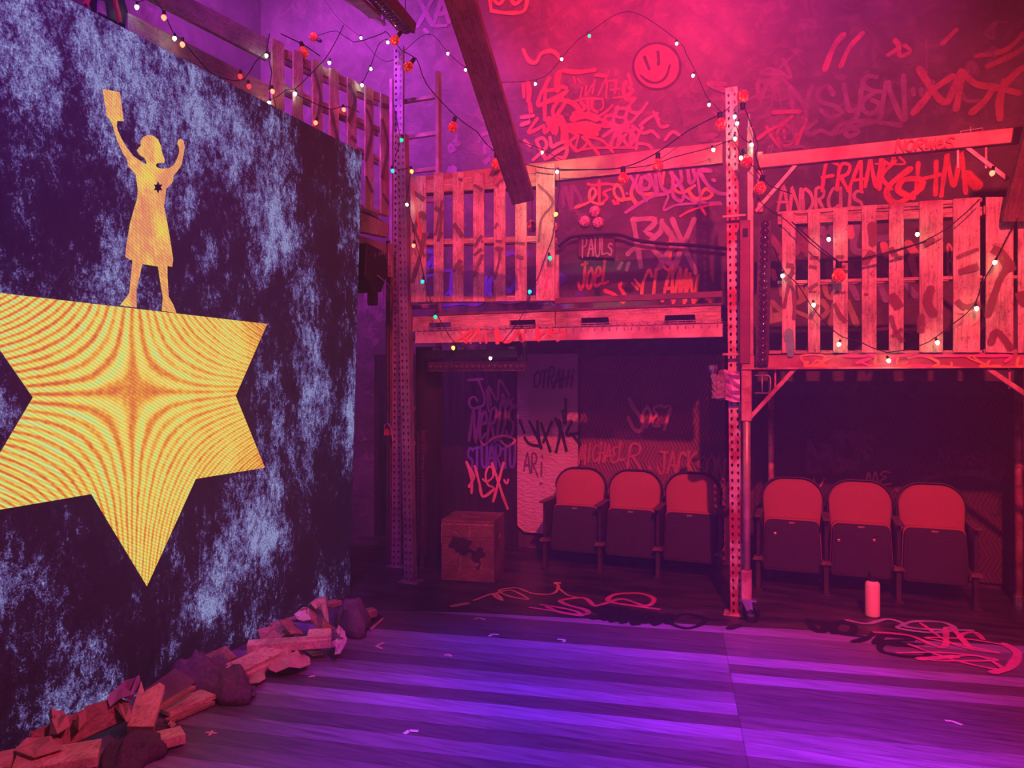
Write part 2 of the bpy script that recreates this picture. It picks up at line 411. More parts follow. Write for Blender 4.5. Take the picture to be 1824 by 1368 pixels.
# ================================================================== SETTING
YW, YF = 7.1, 5.55
fe = [(-6, 4.11), (-2.96, 4.73), (-2.29, 4.94), (-1.58, 5.09), (-0.41, 5.34), (0.08, 5.45), (0.72, 5.49), (1.33, 5.62), (3.4, 5.97)]
m = MB(); m.add([(x, y, 0) for x, y in fe]+[(3.4, -3, 0), (-6, -3, 0)], [list(range(len(fe)+2))[::-1]])
floor = struct(m.build('floor', plank_material(), tri=True), 'painted stage floor of long grey planks')
M_BF = mat('black_painted_floor', (.11, .085, .09), (.018, .014, .018), .38, 0, 2.2, (1, 3.5, 1), .12, .38, .75)
m = MB(); m.add([(x, y, 0) for x, y in fe]+[(3.4, YW+.2, 0), (-6, YW+.2, 0)], [list(range(len(fe)+2))])
floor_b = struct(m.build('floor_back', M_BF, tri=True), 'black painted floor beneath the racks')
WM = wall_material()
wall = struct(MB().box((-6, YW, 0), (3.4, YW+.15, 7.2)).build('wall_back', WM))
struct(MB().box((-6.15, -3, 0), (-6, YW+.15, 7.2)).build('wall_left', WM))
struct(MB().box((3.4, -3, 0), (3.55, YW+.15, 7.2)).build('wall_right', WM))
M_DROP = mat('black_drape_cloth', (.035, .028, .04), (.015, .012, .018), .9, 0, 5, (6, 6, .4), .2)
# black drape on the wall under the left rack
m = MB(); pts = []
nx = 60; x0, x1 = -4.4, PY(925, 800, YW).x
vs = []
for i in range(nx+1):
    x = x0+(x1-x0)*i/nx; y = YW-.05+.02*math.sin(i*1.9)
    vs += [(x, y, .0), (x, y, 2.0)]
m.add(vs, [(2*i, 2*i+2, 2*i+3, 2*i+1) for i in range(nx)])
m.add([(v[0], v[1]+.012, v[2]) for v in vs], [(2*i, 2*i+1, 2*i+3, 2*i+2) for i in range(nx)])
drape = tag(m.build('black_drape', M_DROP, smooth=True), 'black drape with sprayed names hanging behind the wooden crate', 'drape')

nW = (0, -1, 0)
def W(u, v): return PY(u, v, YW)
# ---- writing on the wall
def wallgraf(mat_, fn, parent=None, nm='graffiti'):
    s = Spray(); fn(s); return s.build(nm, mat_, parent or wall)
def face(s):
    c = [(1170+41*math.cos(a), 118-39*math.sin(a)) for a in [k*.42 for k in range(16)]]
    s.stroke([W(*p) for p in c], .035, nW)
# smiley: a filled red disc with a dark ring, eyes and mouth
m = MB(); ring = [W(1170+40*math.cos(a*.2244), 118-39*math.sin(a*.2244))+V((0, -.0015, 0)) for a in range(28)]
m.add(ring, [list(range(28))]); sm = m.build('smiley_disc', mat('smiley_red_paint', (.85, .13, .12), (.5, .08, .1), .6, 0, 12, bs=0), wall)
wallgraf(P_BLACK, lambda s: (s.stroke([W(1170+42*math.cos(a*.4), 118-41*math.sin(a*.4)) for a in range(17)], .03, nW),
    s.stroke([W(1148, 102), W(1152, 112), W(1156, 122)], .04, nW), s.stroke([W(1172, 93), W(1173, 104), W(1173, 114)], .04, nW),
    s.stroke([W(1142, 135), W(1155, 145), W(1172, 147), W(1186, 137), W(1193, 117)], .032, nW)), sm, 'face_lines')
def up1(s):
    trace(s, 1300, 60, 3.48, W, nW, .05, [[(372, 330), (385, 420), (392, 500)], [(378, 335), (450, 430), (470, 510)], [(505, 330), (480, 420), (470, 500)],
      [(640, 375), (600, 320), (545, 370), (560, 420), (650, 450), (690, 495), (620, 520), (565, 475)], [(708, 320), (725, 420), (745, 480), (800, 450), (815, 340)], [(815, 400), (780, 520), (700, 600), (625, 625)],
      [(905, 270), (850, 265), (825, 320), (880, 355), (930, 360)], [(890, 370), (825, 420), (830, 480), (890, 495), (930, 440), (885, 415)], [(930, 520), (975, 300), (1000, 380), (1080, 540), (1075, 265)],
      [(1055, 570), (850, 545), (700, 560), (625, 620), (560, 600), (500, 630), (470, 600), (530, 550)], [(870, 555), (720, 600), (740, 640), (800, 610), (770, 590)], [.05, (1135, 350), (1138, 375)], [.05, (1185, 350), (1188, 375)]])
    loops(s, 1320, 190, 1450, 290, 2, W, nW, 8, 5)
wallgraf(P_HAZY, up1)
def up1b(s):
    trace(s, 1090, 180, 8.69, W, nW, .04, [[(90, 100), (60, 230), (200, 250), (250, 100)], [(330, 0), (260, 130), (420, 190), (540, 40)], [(420, 190), (300, 330), (90, 430), (20, 600)], [(230, 350), (130, 500), (90, 700)],
      [(260, 480), (360, 560), (280, 720)], [(440, 380), (560, 280), (700, 200)], [(470, 420), (400, 560), (380, 740)], [(320, 390), (480, 500), (620, 470), (720, 560)], [(420, 660), (560, 680), (620, 740)],
      [(700, 290), (760, 400), (860, 390)], [(650, 180), (720, 300)], [(830, 600), (940, 480), (1050, 540)]])
wallgraf(P_DIM, up1b)
def up2(s):
    trace(s, 1300, 60, 3.48, W, nW, .065, [[(1175, 225), (1240, 330), (1300, 410), (1345, 430), (1375, 370), (1435, 235), (1420, 360), (1402, 465)], [(1375, 270), (1260, 350), (1200, 420), (1140, 490)],
      [(1435, 240), (1520, 315), (1640, 335), (1780, 370)], [(1630, 345), (1570, 430), (1500, 490)], [(1700, 300), (1670, 420), (1672, 525)], [(1790, 230), (1700, 320)],
      [.04, (180, 650), (240, 605), (330, 560), (380, 520)], [.045, (275, 490), (430, 485)], [.035, (230, 580), (262, 640), (312, 705)], [.035, (345, 560), (295, 610), (320, 690), (380, 680), (405, 620), (350, 560)], [.035, (335, 600), (340, 645)],
      [.035, (390, 570), (430, 625), (462, 570), (475, 525), (455, 520)], [.04, (445, 600), (410, 700)],
      [.05, (985, 130), (1050, 85), (1025, 45)], [.04, (1050, 85), (1055, 140), (1120, 110), (1085, 75)], [.06, (590, 220), (640, 90), (700, 10)], [.05, (690, 200), (740, 90), (820, 0)], [.05, (1320, 60), (1400, -20)]])
    for pts in ([(1740, 100), (1790, 90), (1824, 60)], [(1760, 118), (1800, 100), (1824, 85)], [(1800, 140), (1824, 120)]):
        s.stroke([W(*p) for p in pts], .05, nW)
wallgraf(paint('rose_spray_paint', (.5, .13, .17), .6), up2)
def up3(s):
    trace(s, 930, 120, 7.6, W, nW, .045, [[(370, 150), (290, 300), (240, 400), (225, 520), (420, 430), (605, 320), (560, 265), (440, 300), (270, 330)], [.075, (495, 90), (475, 200), (480, 300)], [(320, 300), (308, 500), (310, 700)],
      [(605, 330), (480, 470), (420, 570), (440, 680), (540, 800), (545, 1000)], [.055, (250, 510), (430, 440), (620, 460), (750, 540), (800, 650)], [(590, 480), (480, 640)], [.06, (370, 700), (450, 760), (460, 900), (400, 830), (355, 720)],
      [.06, (520, 680), (590, 820), (605, 1060)], [(205, 700), (90, 880), (230, 830), (290, 790), (310, 890), (370, 820)], [.04, (600, 850), (740, 920), (650, 1020), (740, 1130)], [.025, (770, 930), (720, 1100)], [.035, (850, 930), (900, 1010), (1040, 1180)],
      [.03, (640, 1010), (740, 1140), (880, 1030), (820, 950)], [.03, (860, 940), (1080, 990), (1230, 1145)], [.025, (750, 1130), (1000, 1095), (1520, 1090)], [.09, (700, 690), (860, 650), (1000, 690)], [.08, (640, 800), (850, 780), (1020, 830)], [.07, (680, 850), (860, 870), (1000, 900)],
      [.06, (80, 210), (100, 330), (90, 450)], [.04, (20, 240), (30, 400)], [.05, (110, 500), (120, 590)], [.012, (145, 580), (140, 670)], [.012, (105, 580), (102, 720)], [.05, (560, 50), (760, 70), (980, 40)], [.04, (1010, 110), (1130, 120)]])
wallgraf(P_BRICK, up3)
def up3b(s):
    trace(s, 930, 120, 7.6, W, nW, .022, [[(820, 280), (790, 420)], [(990, 180), (960, 360)], [(700, 130), (720, 210)], [(760, 160), (800, 210)], [(870, 260), (860, 380), (960, 230)], [(1180, 60), (1110, 210), (1030, 375)], [(1090, 230), (1150, 190), (1135, 410)], [(1160, 190), (1290, 175)],
      [.03, (1275, 180), (1260, 340)], [(1200, 305), (1315, 295)], [.035, (1440, 100), (1480, 230)], [.05, (1400, 210), (1370, 320), (1420, 430), (1520, 430)], [.05, (1460, 280), (1500, 320), (1450, 370)], [(1240, 415), (1380, 400)],
      [.03, (700, 470), (850, 425), (1090, 430)], [.035, (885, 430), (905, 600)], [.04, (950, 450), (950, 560), (1010, 600)], [(1100, 460), (1100, 540), (1060, 580)], [.03, (1000, 690), (1130, 610), (1220, 520)], [.04, (1020, 700), (1110, 720), (1090, 790)],
      [.04, (1240, 650), (1130, 670), (1140, 740), (1220, 800), (1050, 790)], [.04, (800, 480), (850, 560), (700, 620)]])
wallgraf(paint('rose_spray_paint', (.5, .13, .17), .6), up3b)
wallgraf(P_DIM, lambda s: trace(s, 930, 120, 7.6, W, nW, .045, [[(1290, 570), (1240, 700), (1240, 830), (1110, 930)], [(1440, 540), (1400, 700), (1440, 800), (1240, 960), (1200, 1080)], [(1240, 840), (1500, 860)], [(1280, 560), (1450, 560)], [(1400, 920), (1300, 1050)], [(1480, 880), (1470, 1080)], [(1300, 880), (1430, 1060)], [(1200, 760), (1330, 800), (1400, 760)]]))
def up4(s):
    trace(s, 930, 120, 7.6, W, nW, .045, [[(200, 1000), (240, 1090), (320, 1240)], [(160, 1250), (330, 1080), (290, 960), (200, 990)], [(380, 960), (410, 1080), (480, 1040), (600, 1000)], [.05, (360, 1225), (480, 1140), (610, 1090), (580, 1220), (480, 1230)], [(0, 680), (150, 660)], [.05, (0, 780), (90, 750)], [(40, 1000), (110, 1060)]])
    s.stroke([W(933, 90), W(942, 108), W(955, 112), W(965, 96), W(985, 92), W(1000, 106)], .05, nW)
    # crown at the top edge
    s.stroke([W(*p) for p in [(876, 20), (874, -4), (890, 8), (905, -8), (918, 8), (938, -6), (934, 20), (905, 24), (876, 20)]], .045, nW)
wallgraf(P_DSAL, up4)
def up5(s):
    loops(s, 1180, 150, 1300, 250, 3, W, nW, 8, 22)
    loops(s, 1240, 90, 1420, 240, 7, W, nW, 9, 24); loops(s, 1650, 20, 1820, 180, 5, W, nW, 11, 25)
    pass
wallgraf(P_FAINT, up5)
def up6(s):
    loops(s, 850, 250, 905, 330, 4, W, nW, 7, 27); loops(s, 800, 240, 880, 330, 5, W, nW, 8, 28)
    write(s, 'XA', 745, 42, 805, 40, 42, W, nW, 9, .0, seed=8); s.stroke([W(762, 58), W(757, 54)], .05, nW); s.stroke([W(775, 47), W(795, 46)], .04, nW)
wallgraf(paint('dusty_mauve_spray_paint', (.32, .17, .3), .6), up6)
def mid1(s):
    trace(s, 960, 240, 3.42, W, nW, .062, [[(575, 518), (598, 660), (622, 800)], [(575, 518), (705, 515), (690, 560), (650, 590), (685, 612)], [(545, 725), (590, 690), (690, 682)], [(750, 530), (742, 590), (680, 665), (760, 760), (835, 800)], [(750, 540), (810, 620), (855, 685)], [(895, 675), (800, 700), (735, 810)], [(815, 520), (870, 650), (955, 835)], [(945, 520), (885, 660), (850, 740), (818, 840)]])
    s.stroke([W(1103, 478), W(1107, 470)], .05, nW); s.stroke([W(1117, 480), W(1120, 470)], .05, nW)
wallgraf(P_GREY, mid1)
def mid2(s):
    write(s, 'CLAMN', 1140, 535, 1240, 540, 52, W, nW, 7, .12, seed=10)
    s.stroke([W(*p) for p in [(1240, 535), (1255, 525), (1264, 538)]], .04, nW)
    s.stroke([W(1126, 505), W(1136, 515)], .03, nW); s.stroke([W(1131, 498), W(1140, 510)], .03, nW)
    s.stroke([W(*p) for p in [(1174, 458), (1185, 478), (1200, 480), (1211, 458), (1195, 470), (1194, 448), (1188, 468), (1174, 458)]], .035, nW)
    s.stroke([W(1195, 415), W(1196, 445)], .045, nW); s.stroke([W(1188, 434), W(1204, 433)], .04, nW)
wallgraf(P_ORANGE, mid2)
def mid3(s):
    write(s, 'JoeL', 1030, 515, 1085, 505, 42, W, nW, 6, .1, seed=12)
    s.stroke([W(*p) for p in [(1078, 518), (1095, 525), (1110, 538), (1114, 528), (1104, 512), (1106, 505)]], .045, nW)
    trace(s, 1000, 280, 6.08, W, nW, .032, [[(290, 290), (350, 305), (480, 290), (570, 300)], [(410, 260), (412, 490)], [(530, 350), (460, 385), (500, 440), (450, 490)], [.04, (565, 480), (580, 500)], [.035, (610, 470), (615, 500)], [.03, (1510, 540), (1560, 620)], [.025, (1290, 640), (1400, 580), (1600, 520), (1730, 510)]])
wallgraf(P_RED, mid3)
def mid4(s):
    trace(s, 1000, 280, 6.08, W, nW, .042, [[(745, 205), (820, 310), (920, 470)], [(705, 595), (850, 500), (1000, 420), (1130, 400)], [(830, 200), (770, 350)], [.05, (870, 230), (860, 330), (940, 345), (965, 260), (910, 215)], [(950, 190), (1000, 300), (1035, 385), (1020, 200)],
      [(1060, 180), (1090, 330), (1180, 375), (1215, 260), (1185, 150)], [(1190, 170), (1270, 270), (1325, 400), (1300, 475), (1225, 440), (1205, 370)], [(1290, 140), (1300, 260), (1220, 330)], [(1370, 140), (1395, 285), (1450, 240), (1430, 140)], [(1490, 150), (1590, 310), (1700, 390), (1810, 400)],
      [.05, (1520, 140), (1610, 150)], [.03, (1470, 180), (1500, 400), (1500, 520)], [.035, (1345, 430), (1480, 490), (1720, 500)], [.028, (1140, 400), (1160, 430), (1110, 575), (1250, 520), (1500, 500)], [.03, (710, 395), (715, 400)], [.04, (1645, 250), (1655, 255)]])
wallgraf(P_DLIL, mid4)
def mid5(s):
    trace(s, 1000, 280, 6.08, W, nW, .035, [[(160, 545), (300, 490), (375, 400), (350, 335), (308, 380), (320, 470), (400, 510), (450, 505)], [(600, 300), (570, 360), (600, 440), (680, 465), (650, 340), (605, 300)], [(640, 460), (750, 450)], [.045, (800, 260), (755, 400), (810, 500)], [.04, (815, 320), (860, 395), (990, 400)],
      [(1110, 170), (1090, 290)], [(1200, 170), (1225, 340), (1310, 385), (1440, 310)], [.04, (1380, 370), (1450, 450), (1600, 440), (1635, 380), (1560, 345), (1500, 430)]])
wallgraf(P_ORANGE, mid5)
wallgraf(P_FAINT, lambda s: trace(s, 1000, 280, 6.08, W, nW, .045, [[(20, 330), (20, 530)], [(50, 330), (110, 575), (112, 320)], [(135, 320), (220, 480), (150, 555), (225, 660)]]))
wallgraf(P_BLUE, lambda s: (loops(s, 985, 480, 1040, 548, 6, W, nW, 11, 41), loops(s, 730, 450, 1000, 540, 6, W, nW, 9, 42)))
wallgraf(paint('pale_rose_spray_paint', (.7, .42, .4), .75), lambda s: write(s, 'ANDRCUS', 1385, 378, 1540, 372, 38, W, nW, 7, .0, seed=20))
def rt1(s):
    write(s, 'FRANK', 1462, 338, 1590, 335, 46, W, nW, 8, .15, seed=21)
    s.stroke([W(*p) for p in [(1620, 302), (1585, 330), (1580, 350), (1600, 362), (1640, 335), (1638, 320), (1608, 322), (1600, 340), (1625, 352)]], .06, nW)
    write(s, 'HM', 1630, 350, 1722, 345, 60, W, nW, 10, .0, seed=22)
    s.stroke([W(1725, 315), W(1738, 328)], .12, nW)
    loops(s, 1560, 270, 1700, 292, 3, W, nW, 5, 51)
wallgraf(P_RED, rt1)
wallgraf(paint('olive_cream_spray_paint', (.5, .48, .25), .8), lambda s: trace(s, 1360, 390, 5.7, W, nW, .06, [[.1, (60, 1010), (210, 990)], [(90, 850), (200, 950)], [(60, 900), (75, 1030)], [(180, 690), (190, 760)], [(370, 680), (400, 820), (450, 690)], [.05, (350, 850), (450, 790)], [.05, (620, 680), (640, 770), (690, 810), (710, 760)], [(600, 840), (655, 930), (590, 1000)], [(720, 870), (680, 1070)], [(860, 850), (900, 960), (945, 1070)], [.04, (330, 940), (450, 990)]]))
wallgraf(P_DIM, lambda s: trace(s, 1360, 390, 5.7, W, nW, .07, [[(90, 200), (180, 330)], [(330, 180), (440, 130)], [(330, 340), (400, 170), (450, 350)], [(340, 280), (450, 330)], [(180, 400), (220, 510)], [(330, 480), (370, 430), (450, 500)], [(660, 470), (680, 600)], [(880, 480), (900, 560), (970, 560)], [(1160, 480), (1260, 540)], [(1440, 480), (1450, 580)], [.04, (1150, 1130), (1280, 1110), (1500, 1150)]]))
wallgraf(paint('dusty_blue_spray_paint', (.3, .26, .5), .75), lambda s: trace(s, 1360, 390, 5.7, W, nW, .08, [[(590, 100), (640, 200), (670, 290)], [(690, 110), (640, 300)], [.11, (600, 250), (700, 340)], [(850, 90), (900, 190)], [(940, 90), (910, 300), (980, 340)], [(1150, 200), (1270, 190)], [.06, (1170, 650), (1240, 820)], [.06, (1440, 650), (1540, 780)], [.06, (880, 660), (950, 800)]]))
wallgraf(P_PINK, lambda s: (trace(s, 1360, 390, 5.7, W, nW, .07, [[(870, 80), (890, 170)], [(1220, 260), (1250, 360)], [(1470, 250), (1540, 350)], [(1500, 400), (1540, 560)], [(90, 540), (110, 590)]]), write(s, 'GB', 1675, 490, 1700, 490, 60, W, nW, 5, 0, seed=28), write(s, 'OK', 1720, 590, 1800, 590, 50, W, nW, 12, 0, seed=29)))
# lower wall behind the seats
wallgraf(P_PINK, lambda s: (s.stroke([W(*p) for p in [(1122, 712), (1130, 728), (1142, 745), (1146, 760), (1138, 768), (1128, 762), (1120, 745)]], .05, nW),
    write(s, 'OE7', 1142, 760, 1195, 762, 36, W, nW, 6, .1, seed=30)))
wallgraf(P_FAINT, lambda s: (write(s, 'STRAKVATTAHON', 1090, 665, 1300, 655, 22, W, nW, 4, 0, seed=33), loops(s, 1400, 670, 1700, 780, 7, W, nW, 14, 61), loops(s, 650, 520, 690, 700, 9, W, nW, 7, 62), loops(s, 645, 720, 700, 900, 6, W, nW, 6, 63),
    write(s, 'MUIU', 650, 560, 690, 550, 50, W, nW, 6, .0, seed=34)))
nD = (0, -1, 0)
def Dp(u, v): return PY(u, v, YW-.078)
wallgraf(P_PINK, lambda s: (trace(s, 820, 660, 5.264, Dp, nD, .036, [[(62, 862), (95, 960), (112, 1050), (108, 1140)], [(62, 862), (100, 930), (130, 1000), (85, 1085)], [(140, 900), (180, 1050), (215, 1180), (320, 1110)], [.028, (215, 1020), (255, 1040), (310, 990), (300, 910), (262, 910), (240, 985), (262, 1070), (310, 1090)], [(300, 870), (355, 1030), (400, 1170), (445, 1290)], [(408, 868), (372, 1000), (312, 1222)], [.03, (415, 1028), (428, 1052)], [.03, (452, 1025), (442, 1055)]]),
    s.stroke([Dp(*p) for p in [(855, 778), (862, 792), (880, 780), (900, 776), (918, 784), (905, 794), (893, 786)]], .03, nD)), drape)
wallgraf(paint('mauve_pink_spray_paint', (.36, .17, .24), .75), lambda s: (trace(s, 820, 660, 5.264, Dp, nD, .032, [[(80, 90), (210, 80)], [(170, 80), (230, 250), (210, 330), (110, 350), (85, 280), (130, 245), (160, 280)], [(250, 180), (270, 380)], [(290, 320), (270, 150), (350, 280), (370, 90), (460, 230)], [(390, 300), (400, 220), (440, 340), (450, 260), (500, 330)], [(490, 270), (460, 300), (510, 350)]]), write(s, 'NeRDS', 835, 787, 916, 778, 58, Dp, nD, 6, .12, seed=37)), drape)
wallgraf(P_BLUE, lambda s: write(s, 'STUARTU', 832, 835, 920, 830, 38, Dp, nD, 5, .0, seed=39), drape)

# ---- quilted white panel and moving blankets
def sheet(name, quad, Y, m_, label, cat, r=0, wave=.006, parent=None):
    """hanging sheet between x0..x1, z0..z1 with soft folds; rounded lower corners"""
    x0, z0, x1, z1 = quad; nx, nz = 40, 30; mb = MB(); vs = []
    for j in range(nz+1):
        for i in range(nx+1):
            x = x0+(x1-x0)*i/nx; z = z0+(z1-z0)*j/nz
            if r and z < z0+r:
                k = (z0+r-z)/r; ins = r*(1-math.sqrt(max(0, 1-k*k))); cx = (x0+x1)/2
                x = cx+(x-cx)*(1-2*ins/(x1-x0))
            vs.append((x, Y+wave*math.sin(i*.8+j*.13)+wave*math.sin(j*.5+i*.21), z))
    n = nx+1; F = [(j*n+i, j*n+i+1, (j+1)*n+i+1, (j+1)*n+i) for j in range(nz) for i in range(nx)]
    mb.add(vs, F); mb.add([(a, b+.012, c) for a, b, c in vs], [f[::-1] for f in F])
    o = mb.build(name, m_, smooth=True); return tag(o, label, cat)
a, b = W(925, 945), W(1030, 660)
Mq, nt, bs_ = newmat('quilted_cream_fabric')
vr = N(nt, 'ShaderNodeTexVoronoi', feature='SMOOTH_F1'); vr.inputs['Scale'].default_value = 26; nt.links.new(coords(nt, (1, 1, 2)), vr.inputs[0])
bs_.inputs['Base Color'].default_value = (.62, .5, .52, 1); bs_.inputs['Roughness'].default_value = .8; bump(nt, bs_, vr.outputs['Distance'], .6, .02)
panel = sheet('quilted_panel', (a.x, a.z, W(1032, 800).x, 1.98), YW-.06, Mq, 'cream quilted panel with black scribbled tags, hanging left of the seats', 'panel', .08, .002)
def Qp(u, v): return PY(u, v, YW-.066)
wallgraf(P_BLACK, lambda s: (trace(s, 820, 660, 5.264, Qp, nW, .034, [[(560, 470), (600, 580)], [(605, 630), (650, 685), (745, 700), (710, 600), (650, 480)], [(725, 480), (730, 580), (760, 725)], [(760, 500), (800, 620), (845, 755)], [(780, 670), (860, 480)], [(895, 450), (935, 580), (900, 760)], [(930, 470), (960, 600), (995, 745)], [(990, 270), (985, 500), (960, 380)], [(1045, 480), (1000, 600), (1110, 585)], [.03, (1040, 590), (1130, 690)]]), write(s, 'OTRAHI', 950, 690, 1025, 690, 30, Qp, nW, 3.5, .1, seed=41)), panel)
wallgraf(paint('grey_marker', (.16, .1, .13), .8), lambda s: (write(s, 'ARi', 934, 838, 972, 850, 34, Qp, nW, 3.5, .0, seed=42), s.stroke([Qp(962, 862), Qp(965, 861)], .02, nW)), panel)
M_ZZ = zigzag_material('zigzag_quilted_blanket', (.22, .1, .11), (.6, .42, .42))
bl1 = sheet('moving_blanket', (W(1036, 800).x, .05, W(1292, 800).x, 1.95), YW-.04, M_ZZ, 'quilted moving blanket with a zigzag stitch behind the left three seats', 'blanket')
M_ZZ2 = zigzag_material('dark_zigzag_blanket', (.09, .045, .055), (.2, .13, .15))
bl2 = sheet('moving_blanket', (W(1345, 800).x, .05, W(1800, 800).x, 1.55), YW-.04, M_ZZ2, 'dark quilted moving blanket with a zigzag stitch behind the right three seats', 'blanket')
def Bp(u, v): return PY(u, v, YW-.056)
wallgraf(paint('rusty_pink_spray_paint', (.62, .25, .22), .65), lambda s: (write(s, 'MICHAEL', 1031, 824, 1112, 822, 30, Bp, nW, 5, .1, seed=43), write(s, 'R.', 1116, 832, 1175, 832, 42, Bp, nW, 5.5, .1, seed=49), write(s, 'JACKSON', 1172, 842, 1292, 852, 38, Bp, nW, 6, .05, seed=44)), bl1)
wallgraf(P_PINK, lambda s: (s.stroke([Bp(1122, 712), Bp(1130, 728), Bp(1142, 745), Bp(1146, 760), Bp(1138, 768), Bp(1128, 762), Bp(1120, 745)], .05, nW), write(s, 'OE7', 1142, 760, 1195, 762, 36, Bp, nW, 6, .1, seed=30)), bl1)
wallgraf(P_PINK, lambda s: (write(s, 'ME', 1542, 864, 1590, 864, 22, Bp, nW, 4, 0, seed=45), write(s, 'WIV', 1405, 866, 1470, 868, 14, Bp, nW, 4, 0, seed=46)), bl2)
wallgraf(P_FAINT, lambda s: (loops(s, 1440, 770, 1660, 840, 5, Bp, nW, 11, 64), write(s, 'NOOSE', 1670, 825, 1760, 830, 25, Bp, nW, 5, .1, seed=47),
    s.stroke([Bp(*p) for p in [(1762, 800), (1758, 840), (1775, 855), (1790, 830), (1785, 812), (1765, 820)]], .05, nW),
    s.stroke([Bp(*p) for p in [(1600, 872), (1660, 850), (1730, 842), (1760, 850)]], .06, nW)), bl2)

# ---- writing on the floor
nF = (0, 0, 1)
def Fp(u, v): return PZ(u, v)
def floorgraf(m_, fn, nm='graffiti', par=None):
    s = Spray(); fn(s); return s.build(nm, m_, par or floor)
def polyF(s, pts, wd): s.stroke([Fp(*p) for p in pts], wd*1.25, nF)
floorgraf(P_PINK, lambda s: (polyF(s, [(845, 1070), (880, 1058), (895, 1070), (880, 1060), (910, 1052), (940, 1068), (905, 1062), (890, 1052), (920, 1048), (950, 1058), (985, 1058), (995, 1045), (990, 1040)], .025),
    polyF(s, [(992, 1045), (1010, 1060), (1030, 1065)], .02), polyF(s, [(808, 1080), (830, 1076)], .05)), par=floor_b)
floorgraf(P_HOT, lambda s: (polyF(s, [(975, 1082), (1000, 1092), (1040, 1096), (1045, 1088), (1010, 1078), (1000, 1070), (1040, 1066), (1060, 1080), (1080, 1075), (1110, 1068), (1150, 1080), (1165, 1068), (1140, 1058), (1095, 1060), (1085, 1072), (1130, 1080), (1172, 1086)], .04),
    polyF(s, [(945, 1083), (990, 1090), (1035, 1098), (1020, 1088), (965, 1078)], .03)), par=floor_b)
floorgraf(P_BLACK, lambda s: (polyF(s, [(1058, 1102), (1075, 1095), (1060, 1088), (1085, 1080), (1075, 1105), (1100, 1082), (1090, 1108), (1115, 1084), (1108, 1110), (1135, 1090), (1130, 1113), (1155, 1094), (1150, 1110), (1175, 1098), (1165, 1114), (1195, 1095), (1190, 1110)], .06),
    polyF(s, [(1190, 1108), (1215, 1095), (1252, 1100), (1250, 1112), (1225, 1120), (1200, 1114), (1190, 1104)], .035), polyF(s, [(1300, 1120), (1315, 1115)], .05)), par=floor_b)
floorgraf(paint('pale_violet_spray_paint', (.6, .5, .8), .6), lambda s: (polyF(s, [(1510, 1106), (1545, 1112), (1580, 1104), (1610, 1112), (1600, 1120), (1660, 1128), (1700, 1122), (1680, 1110), (1630, 1108), (1610, 1116), (1650, 1122), (1730, 1124)], .035),), par=floor_b)
floorgraf(P_BLACK, lambda s: (polyF(s, [(1440, 1105), (1450, 1122), (1465, 1126), (1470, 1115), (1450, 1108), (1480, 1112), (1500, 1108)], .05), polyF(s, [(1485, 1128), (1490, 1110), (1520, 1115), (1515, 1130), (1490, 1126)], .05),
    polyF(s, [(1470, 1122), (1500, 1130), (1540, 1136), (1520, 1144)], .035), polyF(s, [(1530, 1144), (1545, 1138), (1555, 1128)], .035), polyF(s, [(1560, 1146), (1575, 1130), (1590, 1128)], .05),
    polyF(s, [(1560, 1143), (1600, 1142), (1625, 1142)], .03), polyF(s, [(1570, 1146), (1610, 1147), (1642, 1149)], .03),
    polyF(s, [(1600, 1145), (1570, 1150), (1572, 1162), (1610, 1170), (1648, 1170), (1652, 1162), (1625, 1153), (1590, 1150)], .035)))
floorgraf(P_HOT, lambda s: (polyF(s, [(1560, 1128), (1620, 1134), (1680, 1155), (1685, 1120), (1700, 1125), (1730, 1158), (1710, 1135), (1735, 1128), (1750, 1140)], .035),
    polyF(s, [(1640, 1112), (1700, 1150), (1778, 1165), (1700, 1148), (1650, 1138), (1720, 1140), (1785, 1150)], .025), polyF(s, [(1620, 1150), (1700, 1178), (1785, 1195), (1740, 1170), (1660, 1178), (1775, 1178), (1690, 1165), (1600, 1165)], .025),
    polyF(s, [(1790, 1150), (1812, 1165), (1800, 1190), (1770, 1200)], .05), polyF(s, [(1640, 1176), (1700, 1172)], .05)))
